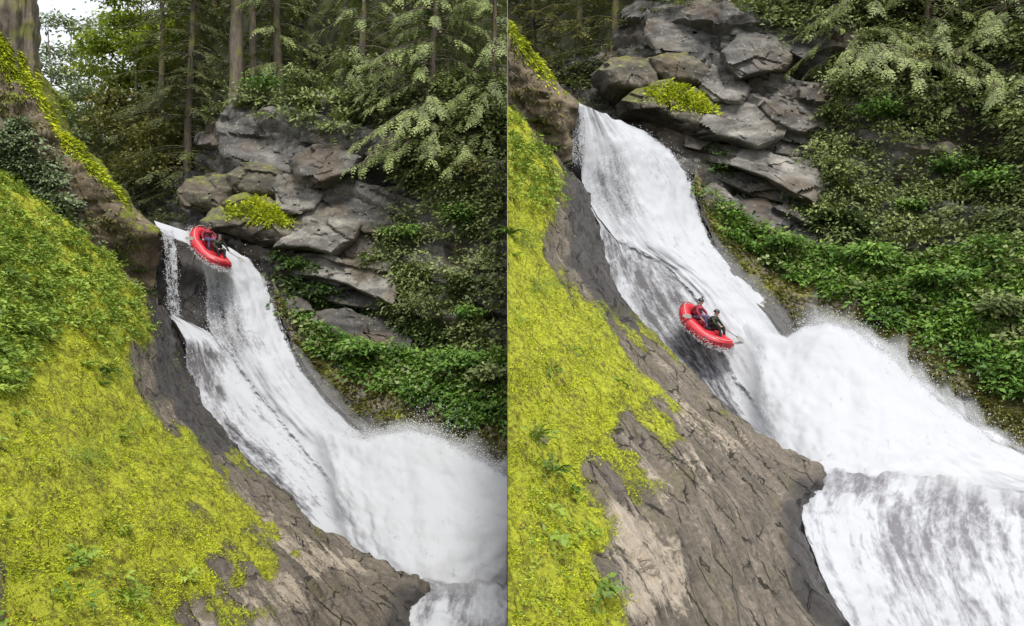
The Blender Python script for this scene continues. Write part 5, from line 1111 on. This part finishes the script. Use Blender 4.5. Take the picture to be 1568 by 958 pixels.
def make_raft(loc, rot, label):
    root = empty('raft', loc, rot); tag(root, label, 'raft', 'red rafts going over the falls')
    v, q = sweep_closed(poly_at(np.r_[raft_line(), raft_line()[:1]], 141)[:-1], TR, 18, UP)
    tube = put('tube', new_mesh('tube', v, quads=q[:, ::-1], mat=MT['raft_red']), root)
    v, q = sweep_closed(poly_at(np.r_[raft_line(120, TR * .93, .06), raft_line(120, TR * .93, .06)[:1]], 141)[:-1], 0.025, 6, UP)
    put('rubbing_strip', new_mesh('rubbing_strip', v, quads=q[:, ::-1], mat=MT['raft_dark']), tube)
    ln = raft_line(64, -0.05, 0); n = len(ln)
    rows = [ln * np.array([k, k, 1]) + np.array([0, 0, -0.12 + 0.03 * math.cos(k * 9)]) for k in (1, .85, .65, .45, .25, .05)]
    for r_ in rows: r_[:, 2] = np.where(r_[:, 0] > 0, 0.30, 0.42) * np.clip((np.abs(r_[:, 0]) - 0.3) / 1.32, 0, 1.2) ** 2.2 - 0.10 + 0.025 * np.cos(r_[:, 1] * 22)
    i = np.arange(6 * n).reshape(6, n); q = np.stack([i[:-1], np.roll(i[:-1], -1, 1), np.roll(i[1:], -1, 1), i[1:]], -1).reshape(-1, 4)
    put('floor', new_mesh('floor', np.array(rows), quads=q, mat=MT['raft_grey']), root)
    for x in (-0.62, 0.42):
        s = np.linspace(-1, 1, 15); P = np.stack([x + 0 * s, s * (RW - .08), 0.10 + 0 * s], -1); T = Tubes(); T.add(P, 0.17 * (1 - .25 * np.abs(s) ** 6), 12, False)
        put('thwart', T.mesh('thwart', MT['raft_red']), root)
    for k, a_ in enumerate((0.35, 1.1, 2.05, 2.8, 3.5, 4.25, 5.2, 5.95)):
        c_ = raft_line(240)[int(a_ / 6.283 * 240)]; o = unit(np.array([c_[0] / RL, c_[1] / RW, 0]) * np.array([1, 1.6, 0])); d = unit(o + UP * .35); ctr = c_ + d * TR * 1.0
        s1 = unit(np.cross(d, UP)); s2 = np.cross(d, s1); an = np.arange(12) / 12 * 6.283
        rim = ctr + 0.10 * (s1 * np.cos(an)[:, None] + s2 * np.sin(an)[:, None]) - d * .02; vv = np.r_[rim, rim + d * .03, [ctr + d * .018]]
        f = [[j, (j + 1) % 12, 12 + (j + 1) % 12, 12 + j] for j in range(12)]; tr_ = [[12 + j, 12 + (j + 1) % 12, 24] for j in range(12)]
        pt = put('patch', new_mesh('patch', vv, quads=np.array(f), tris=np.array(tr_), mat=MT['raft_dark']), root)
        ring = ctr + d * .03 + .045 * (s1 * np.cos(an)[:, None] + s2 * np.sin(an)[:, None]); T = Tubes(); T.add(np.r_[ring, ring[:1]], .009, 4, False)
        put('ring', T.mesh('ring', MT['steel']), pt)
    L1 = raft_line(160, TR * .62, TR * .85); L1[:, 2] -= 0.03 * np.abs(np.sin(np.arange(160) / 160 * 8 * math.pi)); L1 = np.r_[L1, L1[:1]]
    T = Tubes(); T.add(L1, .014, 5, False); put('grab_line', T.mesh('grab_line', MT['rope']), root)
    # chafe panel on the bow
    return root

def capsules(segs, name, mats, voxel=0.0175):
    """one continuous skin over tapered limbs; material of each face from the limb it belongs to"""
    bm = bmesh.new()
    def ball(c, r, sc=(1, 1, 1)):
        m = Matrix.Translation(c) @ Matrix.Diagonal((r * sc[0], r * sc[1], r * sc[2], 1)); bmesh.ops.create_uvsphere(bm, u_segments=14, v_segments=9, radius=1, matrix=m)
    for a_, b_, ra, rb, mi in segs:
        a_, b_ = Vector(a_), Vector(b_); L = (b_ - a_).length; ball(a_, ra); ball(b_, rb)
        if L > 1e-4:
            q = (b_ - a_).to_track_quat('Z', 'Y').to_matrix().to_4x4(); bmesh.ops.create_cone(bm, cap_ends=True, segments=14, radius1=ra, radius2=rb, depth=L, matrix=Matrix.Translation((a_ + b_) / 2) @ q)
    me = bpy.data.meshes.new(name); bm.to_mesh(me); bm.free()
    tmp = bpy.data.objects.new('tmp_body', me); COL.objects.link(tmp)
    md = tmp.modifiers.new('r', 'REMESH'); md.mode = 'VOXEL'; md.voxel_size = voxel
    sm = tmp.modifiers.new('s', 'SMOOTH'); sm.factor = 0.5; sm.iterations = 2
    dg = bpy.context.evaluated_depsgraph_get(); ev = tmp.evaluated_get(dg); res = bpy.data.meshes.new_from_object(ev); res.name = name
    bpy.data.objects.remove(tmp); bpy.data.meshes.remove(me)
    n = len(res.polygons); c = np.empty(n * 3); res.polygons.foreach_get('center', c); c = c.reshape(-1, 3)
    best = np.full(n, 1e9); mi_ = np.zeros(n, np.int32)
    for a_, b_, ra, rb, mi in segs:
        a_, b_ = np.array(a_, float), np.array(b_, float); e_ = b_ - a_; t = np.clip(((c - a_) @ e_) / max(e_ @ e_, 1e-9), 0, 1)
        d = np.linalg.norm(c - (a_ + t[:, None] * e_), axis=1) - (ra + (rb - ra) * t); m = d < best; best = np.where(m, d, best); mi_ = np.where(m, mi, mi_)
    res.materials.clear()
    for m in mats: res.materials.append(MT[m])
    res.polygons.foreach_set('material_index', mi_); res.polygons.foreach_set('use_smooth', np.ones(n, bool)); res.update()
    return res

def hand(segs, w, fwd, side, grip):
    """palm, four fingers of unequal length and a thumb, closed around grip direction"""
    w = np.array(w); fwd = unit(np.array(fwd, float)); side = unit(np.array(side, float) - fwd * (fwd @ np.array(side, float))); nn = np.cross(fwd, side)
    pc = w + fwd * .085
    segs.append((w, pc, .026, .032, 0))
    for k, (o, l) in enumerate(((-.030, .062), (-.010, .072), (.011, .067), (.030, .052))):
        b = pc + side * o + fwd * .01; m1 = b + fwd * l * .5 + nn * grip * .012; m2 = m1 + fwd * l * .12 + nn * grip * l * .5; m3 = m2 - fwd * l * .35 + nn * grip * .01
        segs += [(b, m1, .0105, .0098, 0), (m1, m2, .0098, .009, 0), (m2, m3, .009, .008, 0)]
    tb = w + fwd * .03 - side * .028; t1 = tb - side * .028 + fwd * .03 + nn * grip * .018; t2 = t1 + fwd * .03 + side * .01 + nn * grip * .02
    segs += [(tb, t1, .0125, .011, 0), (t1, t2, .011, .009, 0)]
    return pc + nn * grip * .03

def make_person(loc, rot, label, jacket, trousers, vest, lean, arms, camera_on):
    """seated paddler; x forward, y left, z up from the seat"""
    root = empty('person', loc, rot); tag(root, label, 'person', 'paddlers in the rafts')
    lx = lean; segs = []
    hip = np.array([0, 0, .13]); ch = np.array([lx * .55, 0, .46]); nk = np.array([lx * .75, 0, .62]); hd = nk + np.array([.03, 0, .15])
    segs += [(hip, hip + [lx * .25, 0, .16], .165, .15, 1), (hip + [lx * .25, 0, .16], ch, .15, .165, 1), (ch + [0, -.09, .06], ch + [0, .09, .06], .11, .11, 1), (ch + [0, 0, .08], nk, .08, .06, 1), (nk, nk + [.015, 0, .07], .058, .058, 0),
             (nk + [.02, 0, .10], hd + [.0, 0, .05], .078, .098, 0), (hd + [.02, 0, -.02], hd + [.035, 0, -.085], .085, .055, 0), (hd + [.095, 0, -.0], hd + [.122, 0, -.032], .012, .018, 0), (hd + [.085, -.02, -.075], hd + [.085, .02, -.075], .014, .014, 0)]
    for sg in (-1, 1): segs.append((hd + [0.0, sg * .092, -.0], hd + [-.01, sg * .098, -.03], .018, .012, 0))
    grips = {}
    for sg, (el, wr, gd) in zip((1, -1), arms):
        sh = ch + np.array([0, sg * .185, .09]); el, wr = np.array(el), np.array(wr)
        segs += [(ch + [0, sg * .1, .09], sh, .09, .078, 1), (sh, el, .075, .055, 1), (el, wr, .055, .036, 1)]
        grips[sg] = hand(segs, wr, unit(wr - el), (0, sg * -1.0, .2), gd)
    for sg in (1, -1):
        hj = hip + np.array([.05, sg * .10, -.02]); kn = np.array([.46, sg * .17, .20]); an = np.array([.60, sg * .16, -.20]); to = np.array([.78, sg * .17, -.25])
        segs += [(hj, kn, .11, .078, 2), (kn, an, .072, .048, 2), (an, an + [.0, 0, -.05], .05, .05, 3), (an + [-.04, 0, -.06], to, .05, .04, 3)]
    put('body', capsules(segs, 'body', ['skin', jacket, trousers, 'black_cloth']), root)
    # life vest: padded shell round the chest
    n, k = 14, 28; t = np.linspace(0, 1, n); an = np.arange(k) / k * 2 * math.pi; A, T_ = np.meshgrid(an, t)
    ax = hip + (ch + np.array([0, 0, .10]) - hip) * (0.25 + 0.78 * T_)[..., None]
    wr_ = (0.185 + .03 * np.sin(T_ * 9)) * (1 - .25 * np.clip(T_ - .75, 0, 1) * 4 * .5); P = ax + np.stack([wr_ * 1.0 * np.cos(A), wr_ * 1.15 * np.sin(A), 0 * A], -1)
    i = np.arange(n * k).reshape(n, k); q = np.stack([i[:-1], np.roll(i[:-1], -1, 1), np.roll(i[1:], -1, 1), i[1:]], -1).reshape(-1, 4)
    vst = put('life_vest', new_mesh('life_vest', P, quads=q, mat=MT[vest]), root)
    for z in (.35, .62):
        c_ = hip + (ch + np.array([0, 0, .10]) - hip) * (0.25 + .78 * z); rg = np.stack([c_[0] + .215 * np.cos(an), c_[1] + .245 * np.sin(an), c_[2] + 0 * an], -1); T = Tubes(); T.add(np.r_[rg, rg[:1]], .014, 5, False); put('strap', T.mesh('strap', MT['black_cloth']), vst)
    # helmet
    n = 9; th = np.linspace(0.0, 1.0, n) * 1.75; A, T_ = np.meshgrid(an, th); r = .128
    P = hd + np.array([-.012, 0, .045]) + np.stack([r * 1.1 * np.sin(T_) * np.cos(A), r * np.sin(T_) * np.sin(A), r * np.cos(T_) * .95], -1)
    i = np.arange(n * k).reshape(n, k); q = np.stack([i[:-1], i[1:], np.roll(i[1:], -1, 1), np.roll(i[:-1], -1, 1)], -1).reshape(-1, 4)
    P[-1] += np.where((np.cos(an) > .6)[:, None], np.array([.03, 0, -.0]), 0)
    hel = put('helmet', new_mesh('helmet', P, quads=q, mat=MT['helmet']), root)
    if camera_on:
        bm = bmesh.new(); bmesh.ops.create_cube(bm, size=1, matrix=Matrix.Translation(Vector(hd + [.02, 0, .215])) @ Matrix.Diagonal((.06, .07, .055, 1))); bmesh.ops.create_cone(bm, cap_ends=True, segments=8, radius1=.02, radius2=.012, depth=.05, matrix=Matrix.Translation(Vector(hd + [.02, 0, .175])))
        bmesh.ops.bevel(bm, geom=bm.edges[:], offset=.006, segments=1); me = bpy.data.meshes.new('camera_mount'); bm.to_mesh(me); bm.free(); me.materials.append(MT['black_cloth']); put('camera_mount', me, hel)
    for sg in (1, -1):
        bm = bmesh.new(); bmesh.ops.create_icosphere(bm, subdivisions=1, radius=.014, matrix=Matrix.Translation(Vector(hd + [.094, sg * .036, .012]))); me = bpy.data.meshes.new('eye'); bm.to_mesh(me); bm.free(); me.materials.append(MT['eye']); put('eye', me, root)
    return root, grips

def make_paddle(pa, pb, label):
    """from the T-grip at pa to the shaft's end towards pb, blade beyond"""
    pa, pb = np.array(pa, float), np.array(pb, float); d = unit(pb - pa); root = empty('paddle', pa); tag(root, label, 'paddle', 'paddles held by the crews')
    s = unit(np.cross(d, np.array([0.2, -1.0, 0.1]))); nn = np.cross(d, s); T = Tubes(); T.add(np.linspace(0, 1, 5)[:, None] * d * 1.12, .016, 8, True); put('shaft', T.mesh('shaft', MT['shaft']), root)
    T = Tubes(); T.add(np.linspace(-.06, .06, 5)[:, None] * s, .018, 8, True); put('grip', T.mesh('grip', MT['shaft']), root)
    y = np.linspace(0, 1, 11); wd = .10 * np.clip(np.sin(np.pi * (y * .80 + .12)), .15, 1) ** .6; top = []
    for sg in (1, -1):
        for k in np.linspace(-1, 1, 7): top.append(d * (1.08 + .46 * y)[:, None] + s * (k * wd)[:, None] + nn * (sg * .012 * (1 - abs(k) * .8) + .02 * (1 - k * k)))
    v = np.array(top).reshape(2, 7, 11, 3); g0 = grid_faces(7, 11); f = [g0, g0[:, ::-1] + 77]
    rim = list(range(11)) + [11 * k + 10 for k in range(1, 7)] + [66 + k for k in range(9, -1, -1)] + [11 * k for k in range(5, 0, -1)]
    f.append(np.array([[rim[j], rim[j - 1], rim[j - 1] + 77, rim[j] + 77] for j in range(len(rim))]))
    put('blade', new_mesh('blade', v.reshape(-1, 3), quads=np.concatenate(f), mat=MT['paddle']), root)
    return root

def frame(fwd, up):
    f = Vector(fwd).normalized(); u_ = Vector(up); y = u_.cross(f).normalized(); z = f.cross(y)
    return Matrix((f, y, z)).transposed()

RS, PS = 0.90, 1.14
def hull_spray(h, c, M, n, label, seed):
    """water thrown up where the hull meets the fall"""
    rng = np.random.default_rng(seed); L = raft_line(200); k = rng.integers(0, 200, n); R_ = np.array(M)
    out = unit(L[k] * np.array([1, 1, 0])); d = rng.exponential(0.16, n)[:, None]
    P = L[k] * RS + out * (TR * RS + 0.02 + d * 0.8) + np.array([0, 0, 1.0]) * (-0.22 + 0.25 * rng.random((n, 1)) ** 2 + 0.25 * d * rng.random((n, 1)))
    P = P @ R_.T + np.array(c) + rng.normal(size=(n, 3)) * 0.03; r = .006 + .022 * rng.random(n) ** 3
    tet = np.array([[1, 1, 1], [1, -1, -1], [-1, 1, -1], [-1, -1, 1]]) * 0.8; v = P[:, None] + tet[None] * r[:, None, None]
    f = (np.arange(n) * 4)[:, None, None] + np.array([[0, 1, 2], [0, 3, 1], [0, 2, 3], [1, 3, 2]])[None]
    o = put('hull_spray', new_mesh('hull_spray', v.reshape(-1, 3), tris=f.reshape(-1, 3), mat=MT['drop'])); tag(o, label, 'spray', None, 'stuff')

def crew(h, uc, vc, Yc, fwd, up, lab_raft, people):
    M = frame(fwd, up); c = Vector(W(h, uc, vc, Yc, screen=True)); make_raft(c, M.to_euler(), lab_raft).scale = (RS, RS, RS)
    hull_spray(h, c, M, 2600, f'drops thrown up round the hull of the raft, {WORDS[h]}', 5)
    for (x, y, z, pf, pu, lab, jk, trs, vs, lean, arms, cm, pad) in people:
        p = c + M @ (RS * Vector((x, y, z))); Mp = frame(pf, pu); r, gr = make_person(p, Mp.to_euler(), lab, jk, trs, vs, lean, arms, cm); r.scale = (PS, PS, PS)
        if pad:
            a_ = p + Mp @ (PS * Vector(gr[pad[0]])); b_ = p + Mp @ (PS * Vector(gr[-pad[0]])); dd = (b_ - a_).normalized() if pad[2] is None else Vector(pad[2]).normalized()
            g0 = a_ if pad[2] is None else a_ - dd * pad[3]
            make_paddle(g0, g0 + dd, pad[1])
ARM_A = (((.26, .34, .36), (.42, .20, .20), -1), ((.14, -.36, .34), (.34, -.40, .16), 1))
ARM_B = (((.20, .36, .36), (.36, .46, .16), -1), ((.26, -.30, .34), (.44, -.18, .26), 1))
crew('R', 1077, 506, 39.6, (0.52, -0.62, -0.58), (0.44, -0.36, 0.82), 'red raft sliding down beside the dark slab, right-hand view',
     [(-.78, .0, .20, (.80, -.55, -.20), (-.10, .10, 1), 'person in maroon jacket and violet trousers at the back of the sliding raft', 'maroon', 'violet', 'vest_red', .05, ARM_A, True, (-1, 'paddle of the maroon-jacketed person in the sliding raft', (-.75, -.15, .10), .55)),
      (.10, .50, .14, (.70, -.70, -.15), (.10, 0, 1), 'person in dark olive jacket and black helmet at the front of the sliding raft', 'olive_cloth', 'black_cloth', 'vest_dark', .12, ARM_B, False, (1, 'paddle of the dark-jacketed person in the sliding raft', (.80, -.1, -.55), .5))])
crew('L', 320, 385, 45.6, (0.62, -0.44, -0.65), (0.58, -0.14, 0.80), 'red raft tipping over the lip of the falls, left-hand view',
     [(-.78, .02, .20, (.80, -.55, -.25), (.02, .05, 1), 'person in maroon jacket and violet trousers at the back of the tipping raft', 'maroon', 'violet', 'vest_red', .12, ARM_A, True, (-1, 'paddle of the maroon-jacketed person in the tipping raft', (-.65, -.25, .05), .6)),
      (.10, .45, .14, (.70, -.70, -.2), (.12, -.05, 1), 'person in dark olive jacket and black helmet at the front of the tipping raft', 'olive_cloth', 'black_cloth', 'vest_dark', .14, ARM_B, False, (1, 'paddle of the dark-jacketed person in the tipping raft', (.8, -.2, -.5), .5))])
